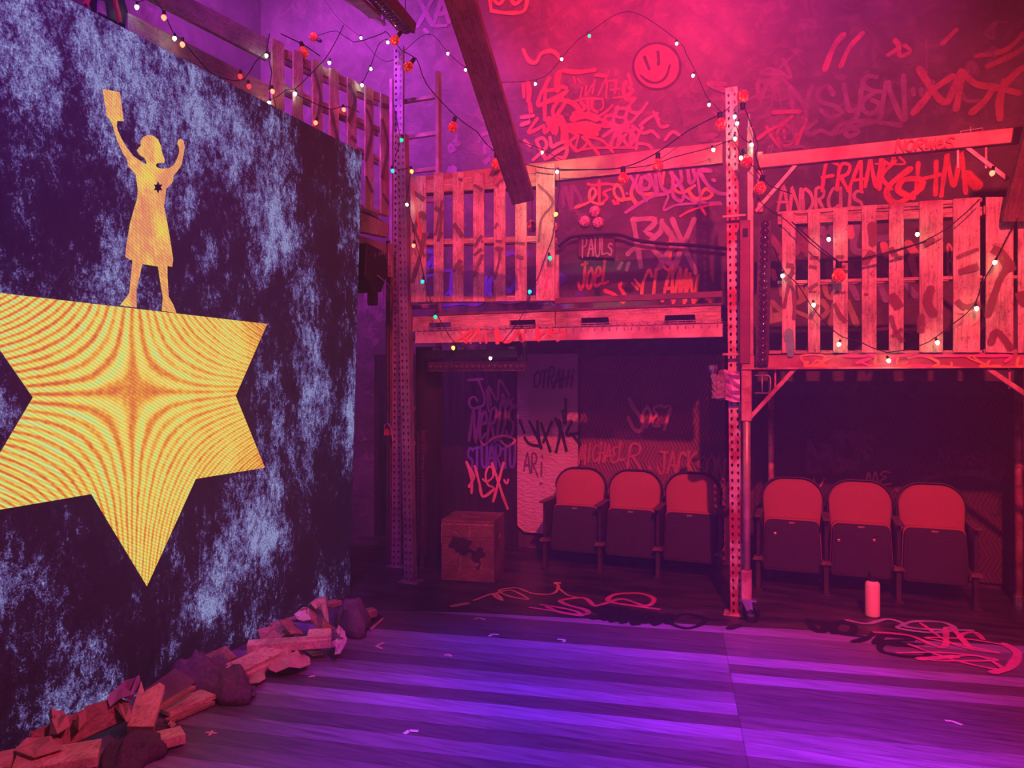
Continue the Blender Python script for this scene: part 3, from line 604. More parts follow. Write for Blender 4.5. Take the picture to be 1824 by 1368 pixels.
# ================================================================== LED SCREEN
XS = -3.35
led = thing('led_screen', 'huge LED video screen showing a yellow star and a standing figure on peeling paint', 'screen', (XS, 3, 0))
def screen_material():
    m, nt, b = newmat('led_screen_image')
    def mth(op, a, c=None, cl=False):
        n = N(nt, 'ShaderNodeMath', operation=op); n.use_clamp = cl
        for i, x in enumerate((a, c)):
            if x is None: continue
            if isinstance(x, (int, float)): n.inputs[i].default_value = x
            else: nt.links.new(x, n.inputs[i])
        return n.outputs[0]
    big = noise(nt, coords(nt, (1, 1, .7)), 1.5, 3, .55, 0); mid_ = noise(nt, coords(nt, (1, 1.3, .8)), 5.5, 5, .7, .1)
    fine = noise(nt, coords(nt, (1, 1.2, .9)), 26, 5, .75, 0); g2 = noise(nt, coords(nt), 95, 3, .8)
    sep = N(nt, 'ShaderNodeSeparateXYZ'); nt.links.new(coords(nt), sep.inputs[0])
    t = mth('ADD', mth('ADD', mth('MULTIPLY', big, .75), mth('MULTIPLY', mid_, .55)), mth('ADD', mth('MULTIPLY', fine, .5), mth('MULTIPLY', g2, .28)))
    t = mth('ADD', t, mth('MULTIPLY', mth('SUBTRACT', sep.outputs[2], 1.6), .02))
    t = mth('SUBTRACT', mth('MULTIPLY', t, 3.8), 3.62)
    r = ramp(nt, t, [(.0, (.008, .002, .012)), (.40, (.014, .005, .025)), (.52, (.06, .035, .14)), (.68, (.10, .085, .25)), (1, (.24, .27, .52))])
    gr = ramp(nt, g2, [(.32, (.5, .5, .5)), (.62, (1.4, 1.4, 1.4))])
    mx = N(nt, 'ShaderNodeMixRGB', blend_type='MULTIPLY'); mx.inputs[0].default_value = 1
    nt.links.new(r.outputs[0], mx.inputs[1]); nt.links.new(gr.outputs[0], mx.inputs[2])
    nt.links.new(mx.outputs[0], b.inputs['Emission Color']); b.inputs['Emission Strength'].default_value = 1
    b.inputs['Base Color'].default_value = (.02, .02, .02, 1); b.inputs['Roughness'].default_value = .6
    return m
SCRM = screen_material()
MB().prism([(XS, -.5, .0), (XS, 5.0, .0), (XS, 5.175, 3.58), (XS, -.5, 3.58)], (-.02, 0, 0)).build('screen_panel', SCRM, led)
MB().prism([(XS-.021, -.5, .0), (XS-.021, 5.0, .0), (XS-.021, 5.175, 3.58), (XS-.021, -.5, 3.58)], (-.09, 0, 0)).build('cabinet', M_BLK, led)
def moire_material(name, strong, stops):
    m, nt, b = newmat(name)
    sp = N(nt, 'ShaderNodeSeparateXYZ'); nt.links.new(coords(nt), sp.inputs[0])
    def mth(op, a, c=None, cl=False):
        n = N(nt, 'ShaderNodeMath', operation=op); n.use_clamp = cl
        for i, x in enumerate((a, c)):
            if x is None: continue
            if isinstance(x, (int, float)): n.inputs[i].default_value = x
            else: nt.links.new(x, n.inputs[i])
        return n.outputs[0]
    y = mth('SUBTRACT', sp.outputs[1], -.055); z = mth('SUBTRACT', sp.outputs[2], 1.64)   # object space: parent at y 3
    wv = noise(nt, coords(nt), 3, 3, .6); yz = mth('MULTIPLY', y, z)
    ph = mth('ADD', mth('MULTIPLY', yz, 290.0), mth('MULTIPLY', wv, 4))
    # the fringes bend as the two pixel grids drift apart
    s1 = mth('SINE', ph)
    s2 = mth('SINE', mth('ADD', mth('MULTIPLY', ph, .5), 1.2))
    g = noise(nt, coords(nt, (1, 1, 1)), 34, 4, .8)
    c1 = mth('COSINE', mth('MULTIPLY', yz, 45.0)); rgt = mth('ADD', .75, mth('MULTIPLY', y, -.35), True)
    s1 = mth('SINE', mth('SUBTRACT', ph, 3.5))
    t = mth('ADD', mth('MULTIPLY', mth('MULTIPLY', s1, rgt), .36*strong), mth('ADD', .47, mth('MULTIPLY', s2, .07*strong)))
    core = mth('SUBTRACT', 1, mth('MULTIPLY', mth('ABSOLUTE', yz), 60), True)
    t = mth('SUBTRACT', t, mth('MULTIPLY', core, .12*strong))
    rim = mth('MULTIPLY', mth('SUBTRACT', mth('ADD', y, mth('MULTIPLY', mth('ABSOLUTE', z), .3)), .9, True), 1.0)
    t = mth('SUBTRACT', t, rim)
    blo = noise(nt, coords(nt, (1, 1, .6)), 5, 3, .7, .3); t = mth('ADD', t, mth('MULTIPLY', mth('SUBTRACT', blo, .5), .5 if strong > .5 else 1.6))
    t = mth('ADD', t, mth('MULTIPLY', mth('SUBTRACT', g, .5), .8), True)
    r = ramp(nt, t, stops)
    # orange falls off at the right rims
    lines = mth('ADD', .86, mth('MULTIPLY', mth('SINE', mth('MULTIPLY', mth('ADD', z, mth('MULTIPLY', y, .55)), 330)), .14))
    mx = N(nt, 'ShaderNodeMixRGB', blend_type='MULTIPLY'); mx.inputs[0].default_value = 1
    cb = N(nt, 'ShaderNodeCombineXYZ')
    for i in range(3): nt.links.new(lines, cb.inputs[i])
    nt.links.new(r.outputs[0], mx.inputs[1]); nt.links.new(cb.outputs[0], mx.inputs[2])
    nt.links.new(mx.outputs[0], b.inputs['Emission Color']); b.inputs['Emission Strength'].default_value = 1.0
    b.inputs['Base Color'].default_value = (.02, .02, .02, 1); b.inputs['Roughness'].default_value = .6; return m
MST = moire_material('glowing_star_image', 1, [(0, (.75, .12, .05)), (.2, (.95, .32, .04)), (.40, (1, .62, .09)), (.6, (1, .78, .16)), (.78, (.72, .88, .2)), (1, (.55, .8, .6))])
def sx(u, v): return PX(u, v, XS+.003)
tr, ri, br, bi, bt = sx(476, 577), sx(420, 705), sx(472, 833), sx(349, 853), sx(262, 1044)
cy = bt.y; li_b = sx(163, 880); li = sx(59, 708)
tl = V((XS+.003, 2*cy-tr.y, tr.z+.01)); bl = V((XS+.003, 2*cy-br.y, br.z))
MB().prism([tr, ri, br, bi, bt, li_b, bl, li, tl], (-.002, 0, 0)).build('star_image', MST, led, tri=True)
fig = [(533,82),(622,100),(642,250),(608,248),(605,275),(612,300),(630,340),(660,390),(690,430),(720,450),(755,472),(762,468),(758,455),(748,440),(725,425),(710,402),(722,385),(732,378),(730,355),(740,335),(765,321),(795,325),(820,345),(835,380),(842,420),(855,450),(852,465),(815,468),(808,475),(812,488),(835,496),(875,494),(900,478),(918,450),(930,410),(930,390),(920,365),(925,347),(938,341),(952,352),(958,385),(950,430),(940,480),(915,515),(900,530),(898,560),(885,580),(862,600),(855,660),(850,690),(868,780),(885,880),(898,965),(893,1005),(868,1000),(868,1050),(875,1160),(900,1205),(915,1245),(840,1232),(845,1165),(830,1070),(820,1003),(738,990),(725,1050),(708,1115),(708,1216),(624,1204),(655,1165),(672,1140),(678,1070),(688,972),(652,955),(655,900),(675,780),(700,690),(712,655),(715,600),(705,530),(690,510),(665,480),(660,450),(630,400),(605,340),(585,270),(568,235),(555,228)]
MB().prism([PX(x/2.91, 130+y/2.91, XS+.005) for x, y in fig], (-.002, 0, 0)).build('figure_image', moire_material('glowing_figure_image', .25, [(0, (.85, .2, .14)), (.35, (.92, .36, .12)), (.5, (1, .5, .13)), (.68, (1, .7, .1)), (1, (.9, .85, .08))]), led, tri=True)
st = []
for k in range(12):
    rr = 10.5 if k % 2 == 0 else 5.6; aa = math.pi/6*k+math.pi/2
    st.append(PX(820/2.91+rr*.82*math.cos(aa), 130+593/2.91-rr*math.sin(aa), XS+.008))
MB().prism(st, (-.002, 0, 0)).build('small_star_image', mat('screen_dark_violet', (.02, .006, .035)), led, tri=True)
# ================================================================== RACKS
def perf_face(mb, p0, up, side, nrm, height, width, pitch=.056, cols=2, hw=.02, hh=.028, th=.004):
    """steel strip with two columns of teardrop holes; p0 = lower middle"""
    up, side, nrm = V(up).normalized(), V(side).normalized(), V(nrm).normalized()
    n = int(height/pitch); cw = width/cols
    for r in range(n):
        for c in range(cols):
            o = p0+up*(pitch*(r+.5))+side*(cw*(c+.5)-width/2)
            O = [(-1, -1), (0, -1), (1, -1), (1, 0), (1, 1), (0, 1), (-1, 1), (-1, 0)]
            I = [(-.45, -.75), (0, -1), (.45, -.75), (.85, .1), (.8, .7), (0, 1), (-.8, .7), (-.85, .1)]
            out = [o+side*(x*cw/2)+up*(y*pitch/2) for x, y in O]; inn = [o+side*(x*hw/2)+up*(y*hh/2) for x, y in I]
            inb = [p-nrm*th for p in inn]
            mb.add(out+inn+inb, [(k, (k+1) % 8, (k+1) % 8+8, k+8) for k in range(8)]+[(k+8, (k+1) % 8+8, (k+1) % 8+16, k+16) for k in range(8)])
    rest = height-n*pitch
    if rest > .005:
        a = p0+up*(n*pitch); mb.add([a-side*width/2, a+side*width/2, a+side*width/2+up*rest, a-side*width/2+up*rest], [(0, 1, 2, 3)])
def upright(x0, y0, x1, y1, H, wd, label, m_, depth=.07, rot=0.0, base=True):
    p, q = V((x0, y0, 0)), V((x1, y1, H)); up = (q-p).normalized(); L = (q-p).length
    t = thing('rack_upright', label, 'post', (x0, y0, 0))
    sd = V((math.cos(rot), math.sin(rot), 0)); nr = V((math.sin(rot), -math.cos(rot), 0))
    mb = MB(); perf_face(mb, p, up, sd, nr, L, wd)
    for s in (-1, 1):
        a = p+sd*s*wd/2; b = q+sd*s*wd/2
        mb.add([a, b, b-nr*depth, a-nr*depth, a-sd*s*.003, b-sd*s*.003, b-nr*depth-sd*s*.003, a-nr*depth-sd*s*.003], [(0, 1, 2, 3), (4, 5, 6, 7), (2, 3, 7, 6)])
        c = a-nr*depth; e = b-nr*depth
        mb.add([c, e, e-sd*s*.02, c-sd*s*.02], [(0, 1, 2, 3)])
    mb.build('perforated_channel', m_, t)
    if base: MB().box((x0-.09, y0-.03, 0), (x0+.09, y0+.11, .008)).build('foot_plate', m_, t)
    return t
M_POST = mat('graffitied_upright_steel', (.85, .66, .62), (.5, .08, .09), .4, .35, 3.2, (1, 1, .7), .05, .46, .54)
M_POST2 = mat('purple_grey_upright_steel', (.5, .4, .45), (.2, .14, .2), .45, .35, 5, (1, 1, .6), .05)
pL0, pL1 = PZ(728, 1038), PY(713, 238, 5.5)
upright(pL0.x, pL0.y, pL1.x, 5.5, pL1.z, .085, 'perforated steel upright post at the left end of the rack, in front of the ladder', M_POST2)
pR0, pR1 = PZ(1312, 1096), PY(1303, 155, 5.56)
rpost = upright(pR0.x, pR0.y, pR1.x, 5.56, pR1.z, .085, 'tall perforated steel upright post in the middle, splashed with red paint', M_POST)
q = PL(697, 400); top = PL(701, 72)
upright(q.x-.02, q.y+.12, top.x, q.y+.12, top.z, .085, 'perforated steel upright post rising behind the leftmost pallets, topped by a red bulb', M_POST2, rot=.3)
# rear uprights
#upright(-3.1, 6.9, -3.1, 6.9, 2.6, .08, 'dark rear upright post of the rack near the black drape', M_STEELD)
def beam(name, a, b, h, d, m_, label, cat='beam', lip=True, group=None):
    """step beam from a to b (top front edge), height h, depth d to the back"""
    a, b = V(a), V(b); t = thing(name, label, cat, tuple(a), group)
    dr = (b-a).normalized(); bk = V((-dr.y, dr.x, 0)); 
    if bk.y < 0: bk = -bk
    mb = MB(); dn = V((0, 0, -h))
    mb.hexa([a+dn, b+dn, b+dn+bk*d, a+dn+bk*d, a, b, b+bk*d, a+bk*d]).build('beam_body', m_, t, bevel=.003)
    if lip: MB().bar(a+dn+V((0, 0, .008))-bk*.006, b+dn+V((0, 0, .008))-bk*.006, .014, .012, (0, 0, 1)).build('lower_lip', m_, t)
    return t
M_BEAM = mat('pale_painted_beam_steel', (.85, .68, .55), (.42, .2, .22), .5, .2, 3.2, bs=.05, lo=.4, hi=.62)
M_BEAMR = mat('red_splashed_beam_steel', (.62, .36, .27), (.34, .1, .13), .5, .2, 2.6, bs=.05, lo=.4, hi=.64)
xl, xr = -3.05, -.53
lb = beam('rack_beam', (xl, 5.53, 2.125), (xr, 5.53, 2.125), .1, .05, M_BEAM, 'pale lower beam of the left rack with red sprayed letters')
s = Spray(); bp = lambda u, v: PY(u, v, 5.522)
trace(s, 800, 560, 7.6, bp, nW, .025, [[(150, 215), (240, 380)], [(300, 215), (90, 370)], [(340, 215), (220, 370)], [(400, 215), (300, 385)], [(410, 200), (430, 380)], [(500, 230), (510, 380)], [.05, (650, 220), (660, 370)], [.03, (640, 240), (740, 360), (840, 360), (920, 230)], [(960, 230), (980, 360)], [(1010, 230), (1000, 360)], [.04, (1200, 200), (1220, 340)], [(1300, 230), (1170, 340)], [(1400, 190), (1290, 340)], [(1380, 270), (1400, 330)], [.03, (1400, 240), (1560, 230), (1540, 290), (1470, 350)]]); s.build('graffiti', P_RED, lb)
beam('rack_beam', (-3.1, 5.53, 3.44), (xr, 5.53, 3.44), .16, .05, M_BEAMR, 'upper beam of the left rack running behind the slatted pallet')
for xx, lb_ in ((xl+.02, 'left'), (xr-.02, 'right')): pass
beam('rack_beam', (xl, 7.04, 2.12), (xr, 7.04, 2.12), .1, .05, M_STEELD, 'dark rear beam fixed to the wall under the left loft')
# wire mesh deck of the left loft
t = thing('wire_deck', 'wire mesh decking lying on the lower beam of the left rack', 'decking', (-1.8, 5.6, 2.13))
mb = MB()
for i in range(44): 
    x = xl+.03+i*(xr-xl-.06)/43; mb.box((x-.003, 5.515, 2.126), (x+.003, 6.9, 2.132)); mb.box((x-.003, 5.512, 2.10), (x+.003, 5.518, 2.15))
for y in (5.515, 5.8, 6.1, 6.4, 6.7): mb.box((xl, y-.003, 2.132), (xr, y+.003, 2.138))
mb.box((xl, 5.512, 2.147), (xr, 5.518, 2.153))
mb.build('wire_grid', M_STEEL, t)
# notched stringers & deck boards
def stringer(u0, u1, notches, label):
    a, b = PY(u0, 584, 5.56), PY(u1, 584, 5.56); t = thing('notched_stringer', label, 'board', (a.x, 5.56, 2.15))
    zt, zb = 2.255, 2.128; pts = [(a.x, zt), (b.x, zt), (b.x, zb)]
    for n0, n1 in sorted(notches, reverse=True):
        x0, x1 = PY(n0, 580, 5.56).x, PY(n1, 580, 5.56).x
        pts += [(x1, zb), (x1-.01, zb+.07), (x0+.01, zb+.07), (x0, zb)]
    pts.append((a.x, zb))
    MB().prism([(x, 5.56, z) for x, z in pts], (0, .04, 0)).build('board', M_PALX, t, tri=True); return t
stringer(735, 988, [(762, 805), (906, 955)], 'notched wooden stringer on the left rack, graffitied, below the slatted pallet')
stringer(990, 1284, [(1033, 1086), (1182, 1240)], 'notched wooden stringer on the left rack, to the right, beside the middle post')
tag(MB().box((xl+.1, 5.55, 2.257), (xr, 7.0, 2.275)).build('deck_board', mat('dark_deck_board', (.2, .12, .13), (.09, .05, .06), .7), bevel=.003), 'dark loft floor board on top of the notched stringers', 'board')
tag(MB().bar((-1.82, 5.54, 2.335), (xr, 5.54, 2.335), .045, .03, (0, 0, 1)).build('edge_batten', mat('dark_batten', (.25, .14, .15)), bevel=.003), 'thin dark batten along the loft edge right of the slatted pallet', 'batten')

# ---- pallets standing on edge as railings
def slat_pallet(name, label, slats, rails, place, back, th=.018, rail_t=.03, stroke_fn=None, blocks=True, m_=None):
    """slats: (u0,u1,vtop0,vtop1,vbot0,vbot1) in the railing's plane; rails: (u0,u1,vt0,vt1,vb0,vb1)"""
    o = place((slats[0][0]+slats[-1][1])/2, slats[0][5]); t = thing(name, label, 'pallet', tuple(o)); back = V(back)
    for (u0, u1, a, b, c, d) in slats:
        P = [place(u0, c), place(u1, d), place(u1, b), place(u0, a)]
        e = min(.3, 1)
        MB().prism([p-back*th for p in P], back*th).build('slat', m_ or M_PAL, t, bevel=.002)
    for (u0, u1, a, b, c, d) in rails:
        P = [place(u0, c), place(u1, d), place(u1, b), place(u0, a)]
        MB().prism([p+back*.001 for p in P], back*rail_t).build('rail', M_PALX, t, bevel=.002)
        P = [p+back*.1 for p in P]
        MB().prism(P, back*.016).build('back_slat', M_PALX, t, bevel=.002)
    return t
YP = 5.5
pf = lambda u, v: PY(u, v, YP)
tops = lambda u: 315-(u-735)*.0605
bots = lambda u: 539-(u-735)*.012
sl = [(u0, u1, tops(u0)+dz, tops(u1)+dz, bots(u0), bots(u1)) for u0, u1, dz in ((733, 760, 0), (774, 791, -4), (808, 827, -3), (844, 863, 0), (881, 901, 0), (919, 939, 38), (956, 989, -8))]
rl = [(733, 985, 322, 306, 345, 330), (733, 985, 427, 419, 437, 429), (733, 985, 528, 526, 538, 536)]
lp = slat_pallet('slatted_pallet', 'graffitied wooden pallet on edge between the left posts, pale wide board at its right end', sl, rl, pf, (0, 1, 0))
# small plank behind, and the pale wide board already part of the pallet
tag(MB().prism([pf(983, 536)+V((0, .045, 0)), pf(992, 536)+V((0, .045, 0)), pf(992, 452)+V((0, .045, 0)), pf(983, 452)+V((0, .045, 0))], (0, .02, 0)).build('narrow_plank', M_PAL, bevel=.002), 'short narrow plank standing behind the right edge of the left slatted pallet', 'plank')
def slatmask(S, place_back):
    rng = [(place_back(u0, 480).x, place_back(u1, 480).x) for u0, u1, *_ in S]
    return lambda p: any(a+.004 < p.x < b-.004 for a, b in rng)
mk = slatmask(sl, pf); pg = lambda u, v: PY(u, v, YP-.018)
s = Spray()
for pts, wd in (([(738, 410), (750, 380), (758, 400), (750, 450), (735, 500)], .05), ([(760, 440), (775, 420), (790, 350), (783, 420), (780, 430), (790, 410)], .035), ([(735, 400), (760, 470), (768, 540)], .03),
        ([(820, 320), (860, 340), (880, 380), (845, 440), (820, 480)], .035), ([(830, 470), (870, 440), (930, 460)], .035), ([(845, 490), (870, 430), (885, 400)], .035), ([(885, 330), (900, 320), (910, 350)], .03),
        ([(740, 345), (800, 390), (830, 440), (810, 480)], .05), ([(880, 500), (890, 450), (860, 430), (935, 435), (938, 450)], .03), ([(960, 330), (985, 360), (965, 390), (960, 430)], .025)):
    s.stroke([pg(*p) for p in pts], wd, nW, mask=mk)
s.build('sprayed_scrawl', paint('dark_green_grey_spray', (.2, .13, .15), .7), lp)
s = Spray(); s.stroke([pg(978, 472), pg(975, 500), pg(968, 530)], .014, nW, mask=mk); s.stroke([pg(735, 330), pg(750, 420)], .03, nW, mask=mk); s.build('red_drip', P_RED, lp)

# right unit pallets
YR = 5.46
pr = lambda u, v: PY(u, v, YR)
rt = lambda u: 380-(u-1393)*.068
rb = lambda u: 629-(u-1393)*.003
S2 = [(u0, u1, rt(u0)+dz, rt(u1)+dz, rb(u0), rb(u1)) for u0, u1, dz in ((1393, 1417, 0), (1439, 1461, -1), (1484, 1510, -1), (1535, 1561, -3), (1583, 1609, -3), (1637, 1679, -4), (1697, 1745, -4))]
R2 = [(1385, 1750, 377, 352, 383, 359), (1385, 1750, 387, 368, 400, 384), (1385, 1750, 500, 490, 506, 496), (1370, 1750, 624, 624, 630, 630)]
rp = slat_pallet('slatted_pallet', 'red-lit graffitied wooden pallet on edge above the right seats', S2, R2, pr, (0, 1, 0))
S3 = [(1755, 1804, 352, 352, 628, 629), (1812, 1856, 350, 350, 629, 629)]
R3 = [(1752, 1870, 366, 358, 382, 374), (1752, 1870, 492, 488, 498, 494), (1752, 1870, 622, 622, 630, 630)]
rp2 = slat_pallet('slatted_pallet', 'wide-board wooden pallet at the right edge, behind the hanging timber', S3, R3, pr, (0, 1, 0))
mk2 = slatmask(S2, pr); pg2 = lambda u, v: PY(u, v, YR-.018)
s = Spray()
trace(s, 1360, 390, 5.7, pg2, nW, .03, [[(300, 500), (260, 650), (210, 890)], [(280, 650), (312, 800), (310, 1010)], [.04, (190, 640), (250, 600), (330, 510)], [.03, (330, 385), (560, 395), (795, 385)], [.025, (460, 480), (570, 500), (730, 490), (850, 485)], [(460, 720), (575, 640)], [.02, (460, 740), (570, 742), (850, 750), (1050, 770)], [(570, 850), (455, 1040)], [.035, (720, 870), (770, 970), (855, 1070)],
  [.06, (1145, 280), (1040, 430)], [.035, (1280, 270), (1340, 375), (1425, 400)], [.07, (1310, 800), (1420, 960)], [.035, (1295, 1000), (1340, 1140), (1425, 1270)], [.03, (1280, 1215), (1430, 1095)], [.07, (1100, 80), (1110, 230)], [.05, (1590, 300), (1700, 220)], [.06, (1690, 720), (1660, 850), (1720, 960)], [.05, (1600, 1000), (1590, 1200)], [.04, (190, 470), (310, 480)], [.03, (1860, 450), (1990, 380), (2200, 300)], [.05, (1920, 800), (2050, 900), (2190, 860)], [.05, (1930, 560), (2180, 480)]], mask=mk2)
s.build('sprayed_scrawl', paint('maroon_spray', (.2, .06, .07), .7), rp)
s = Spray(); write(s, 'TR', 1706, 598, 1742, 596, 42, pg2, nW, 6, .1, seed=60, mask=mk2); s.build('pale_letters', P_PINK, rp)
s = Spray(); s.stroke([pg2(1405, 592), pg2(1408, 628)], .06, nW, mask=mk2); s.stroke([pg2(1396, 604), pg2(1416, 602)], .04, nW, mask=mk2); s.build('green_mark', P_GREEN, rp)
s = Spray(); s.stroke([pg2(1396, 390), pg2(1401, 390), pg2(1401, 402), pg2(1396, 402), pg2(1396, 390)], .006, nW); s.stroke([pg2(1404, 402), pg2(1404, 390), pg2(1411, 402), pg2(1411, 390)], .006, nW); s.build('stamp', P_PINK, rp)
mk3 = slatmask(S3, pr)
s = Spray()
for pts, wd in (([(1756, 440), (1780, 450), (1800, 480)], .07), ([(1760, 560), (1780, 500), (1800, 470)], .05), ([(1815, 520), (1824, 540)], .06), ([(1765, 610), (1775, 590), (1800, 620)], .05)): s.stroke([pg2(*p) for p in pts], wd, nW, mask=mk3)
s.build('sprayed_scrawl', paint('maroon_spray', (.2, .06, .07), .7), rp2)

# left loft: plank rail + pallets
ll = lambda u, v: PL(u, v)
def ltop(u): return 70+(u-484)*.485
SL = [(482, 504, 68, 78, 215, 225), (520, 537, 88, 96, 232, 245), (554, 572, 104, 114, 262, 274), (585, 601, 121, 129, 290, 300), (617, 633, 138, 146, 315, 325), (648, 663, 153, 160, 372, 378), (676, 691, 166, 173, 380, 386)]
RLl = [(484, 690, 76, 172, 92, 186), (484, 690, 140, 232, 148, 240), (640, 690, 262, 286, 270, 292), (600, 690, 352, 378, 360, 386)]
bk = -LN
t_l = slat_pallet('slatted_pallet', 'wooden pallet on edge above the LED screen, its slats tagged with dark paint', SL, RLl, ll, bk)
s = Spray(); rngs = [((ll(a, 150)-LO).dot(LD), (ll(b_, 150)-LO).dot(LD)) for a, b_, *_ in SL]
def mkl(p): 
    k = (p-LO).dot(LD); return any(min(a, b_) < k < max(a, b_) for a, b_ in rngs)
lg = lambda u, v: PL(u, v, .018)
for pts, wd in (([(620, 150), (632, 180), (618, 230), (632, 250)], .05), ([(650, 190), (662, 230), (650, 300), (662, 340)], .045), ([(676, 200), (690, 260), (678, 330), (690, 360)], .05), ([(560, 130), (570, 180), (556, 240)], .04), ([(648, 180), (690, 190)], .05), ([(590, 200), (601, 250)], .05)):
    s.stroke([lg(*p) for p in pts], wd, LN, mask=mkl)
s.build('sprayed_scrawl', paint('dark_green_grey_spray', (.2, .13, .15), .7), t_l)
M_RAILB = wood('grey_rail_board', (.55, .42, .42), (.3, .2, .22), axis='y')
def rail_board(u0, vt0, vb0, u1, vt1, vb1, label):
    P = [PL(u0, vb0, -.03), PL(u1, vb1, -.03), PL(u1, vt1, -.03), PL(u0, vt0, -.03)]
    return tag(MB().prism(P, -LN*.035).build('guard_rail_board', M_RAILB, bevel=.003), label, 'board')
rail_board(240, -55, -15, 478, 68, 108, 'upper guard rail board running from the pallet towards the camera above the screen')
rail_board(228, 22, 62, 478, 150, 185, 'lower guard rail board just above the top edge of the screen')
# loft deck edge right of the screen
P = [PL(560, 395), PL(692, 423), PL(692, 398), PL(560, 345)]
tag(MB().prism(P, bk*.06).build('loft_edge_plank', M_PALX, bevel=.003), 'wooden loft edge plank below the pallets, right of the screen', 'plank')
P = [PL(560, 440), PL(689, 462), PL(689, 434), PL(560, 395)]
tag(MB().prism(P, bk*.08).build('loft_beam', mat('dusky_loft_beam', (.5, .32, .36), (.3, .18, .22), .6), bevel=.003), 'loft beam under the edge plank right of the screen', 'beam')
br = thing('bracket_plate', 'pale perforated bracket plate on the loft beam beside the black stage light', 'bracket', tuple(PL(694, 460)))
mb = MB(); pp = PL(695, 493, .02); perf_face(mb, pp+LD*0, (0, 0, 1), -LD, LN, .3, .07, pitch=.06, cols=1, hw=.02, hh=.028)
mb.build('perforated_plate', M_BEAM, br)
tag(MB().prism([PL(400, 140, -.08)+V((0, 0, -.3)), PL(692, 400, -.08), PL(692, 408, -.08), PL(400, 150, -.08)+V((0, 0, -.3))], bk*1.0).build('loft_floor', M_STEELD), 'dark loft floor behind the pallets on the left', 'platform')

# ---- ladder behind the left post
lad = thing('wooden_ladder', 'tall ladder standing behind the left posts, its rungs showing between them', 'ladder', (-3.75, 6.1, 0))
YLd = 6.05
ldp = lambda u, v: PY(u, v, YLd)
M_LAD = mat('ladder_painted_metal', (.62, .42, .5), (.4, .24, .32), .5, .2, 8)
xr_ = ldp(781, 250).x; xl_ = ldp(699, 250).x; zt = ldp(781, 128).z
MB().box((xr_-.018, YLd-.03, 0), (xr_+.018, YLd+.03, zt)).build('ladder_rail', M_LAD, lad, bevel=.004)
MB().box((xl_-.018, YLd-.03, 0), (xl_+.018, YLd+.03, zt)).build('ladder_rail', M_LAD, lad, bevel=.004)
for v in (974, 912, 851, 790, 728, 667, 607, 547, 485, 421, 360, 305, 243, 178):
    z = ldp(740, v).z; MB().box((xl_, YLd-.016, z-.02), (xr_, YLd+.016, z+.02)).build('rung', M_LAD, lad, bevel=.006)

# ================================================================== RIGHT SCAFFOLD UNIT
M_SC = mat('scaffold_painted_steel', (.85, .55, .45), (.42, .14, .16), .42, .4, 4, bs=.05, lo=.4, hi=.6)
M_SCG = mat('grey_gold_scaffold_steel', (.72, .58, .45), (.4, .28, .25), .4, .5, 5, bs=.05)
sf = thing('rolling_scaffold', 'rolling steel scaffold over the right seats with corner braces and a caster', 'scaffold', (-.3, 5.5, 0))
YS = 5.5; SX = lambda u, v=700: PY(u, v, YS).x
x0 = SX(1330); x1 = 1.56
MB().tube([(x0, YS, .30), (x0+.0, YS, 1.74)], .027, 14).build('front_leg', M_SCG, sf, smooth=True)
MB().box((x0-.035, YS-.035, .16), (x0+.035, YS+.035, .36)).build('leg_socket', M_SC, sf, bevel=.005)
MB().box((x0-.035, YS-.035, 1.42), (x0+.035, YS+.035, 1.8)).build('corner_sleeve', M_SC, sf, bevel=.005)
x0b, x1b = x0+.12, 1.5
MB().tube([(x0b, 6.75, .12), (x0b, 6.75, 1.8)], .026, 12).build('rear_leg', M_SC, sf, smooth=True)
MB().tube([(x0b, 6.75, .0), (x0b, 6.75, .12)], .04, 12).build('leg_foot', M_STEELD, sf)
rl_ = PZ(1815, 1078)
MB().tube([(rl_.x, rl_.y, .06), (rl_.x-.0, rl_.y, 1.8)], .03, 12).build('rear_leg', M_SC, sf, smooth=True)
MB().tube([(rl_.x, rl_.y, .0), (rl_.x, rl_.y, .07)], .04, 12).build('leg_foot', M_CHROME, sf)
MB().tube([(x1, YS, .0), (x1, YS, 1.8)], .028, 14).build('front_leg', M_SCG, sf, smooth=True)
MB().box((x0-.03, YS-.04, 1.79), (x1+.06, YS+.04, 1.885)).build('deck_beam', M_BEAMR, sf, bevel=.004)
MB().box((x0-.03, YS-.048, 1.787), (x1+.06, YS-.038, 1.80)).build('beam_lip', M_SC, sf)
MB().box((x0-.03, 6.7, 1.79), (x1+.06, 6.78, 1.87)).build('deck_beam', M_STEELD, sf, bevel=.004)
MB().box((x0-.03, YS+.04, 1.85), (x1+.06, 6.7, 1.885)).build('deck', mat('dark_deck_board', (.2, .12, .13)), sf)
MB().bar((x0+.02, YS-.01, 1.44), (SX(1418), YS-.01, 1.8), .03, .03).build('corner_brace', M_SC, sf, bevel=.003)
MB().bar((x1-.02, YS-.01, 1.44), (SX(1752), YS-.01, 1.8), .03, .03).build('corner_brace', M_SC, sf, bevel=.003)
MB().bar((rl_.x, 6.7, 1.44), (rl_.x-.36, 6.7, 1.8), .03, .03).build('rear_brace', M_STEELD, sf, bevel=.003)
for xx in (x0+.055, 1.42):
    mb = MB(); a = V((xx, YS-.01, 1.62)); mb.tube([a, a+V((.09, 0, 0)), a+V((.105, 0, .02)), a+V((.105, 0, .11)), a+V((.09, 0, .125)), a+V((0, 0, .125))], .005, 6); mb.tube([a+V((.05, 0, 0)), a+V((.05, 0, .125))], .005, 6)
    mb.build('wire_hook', M_STEEL, sf, smooth=True)
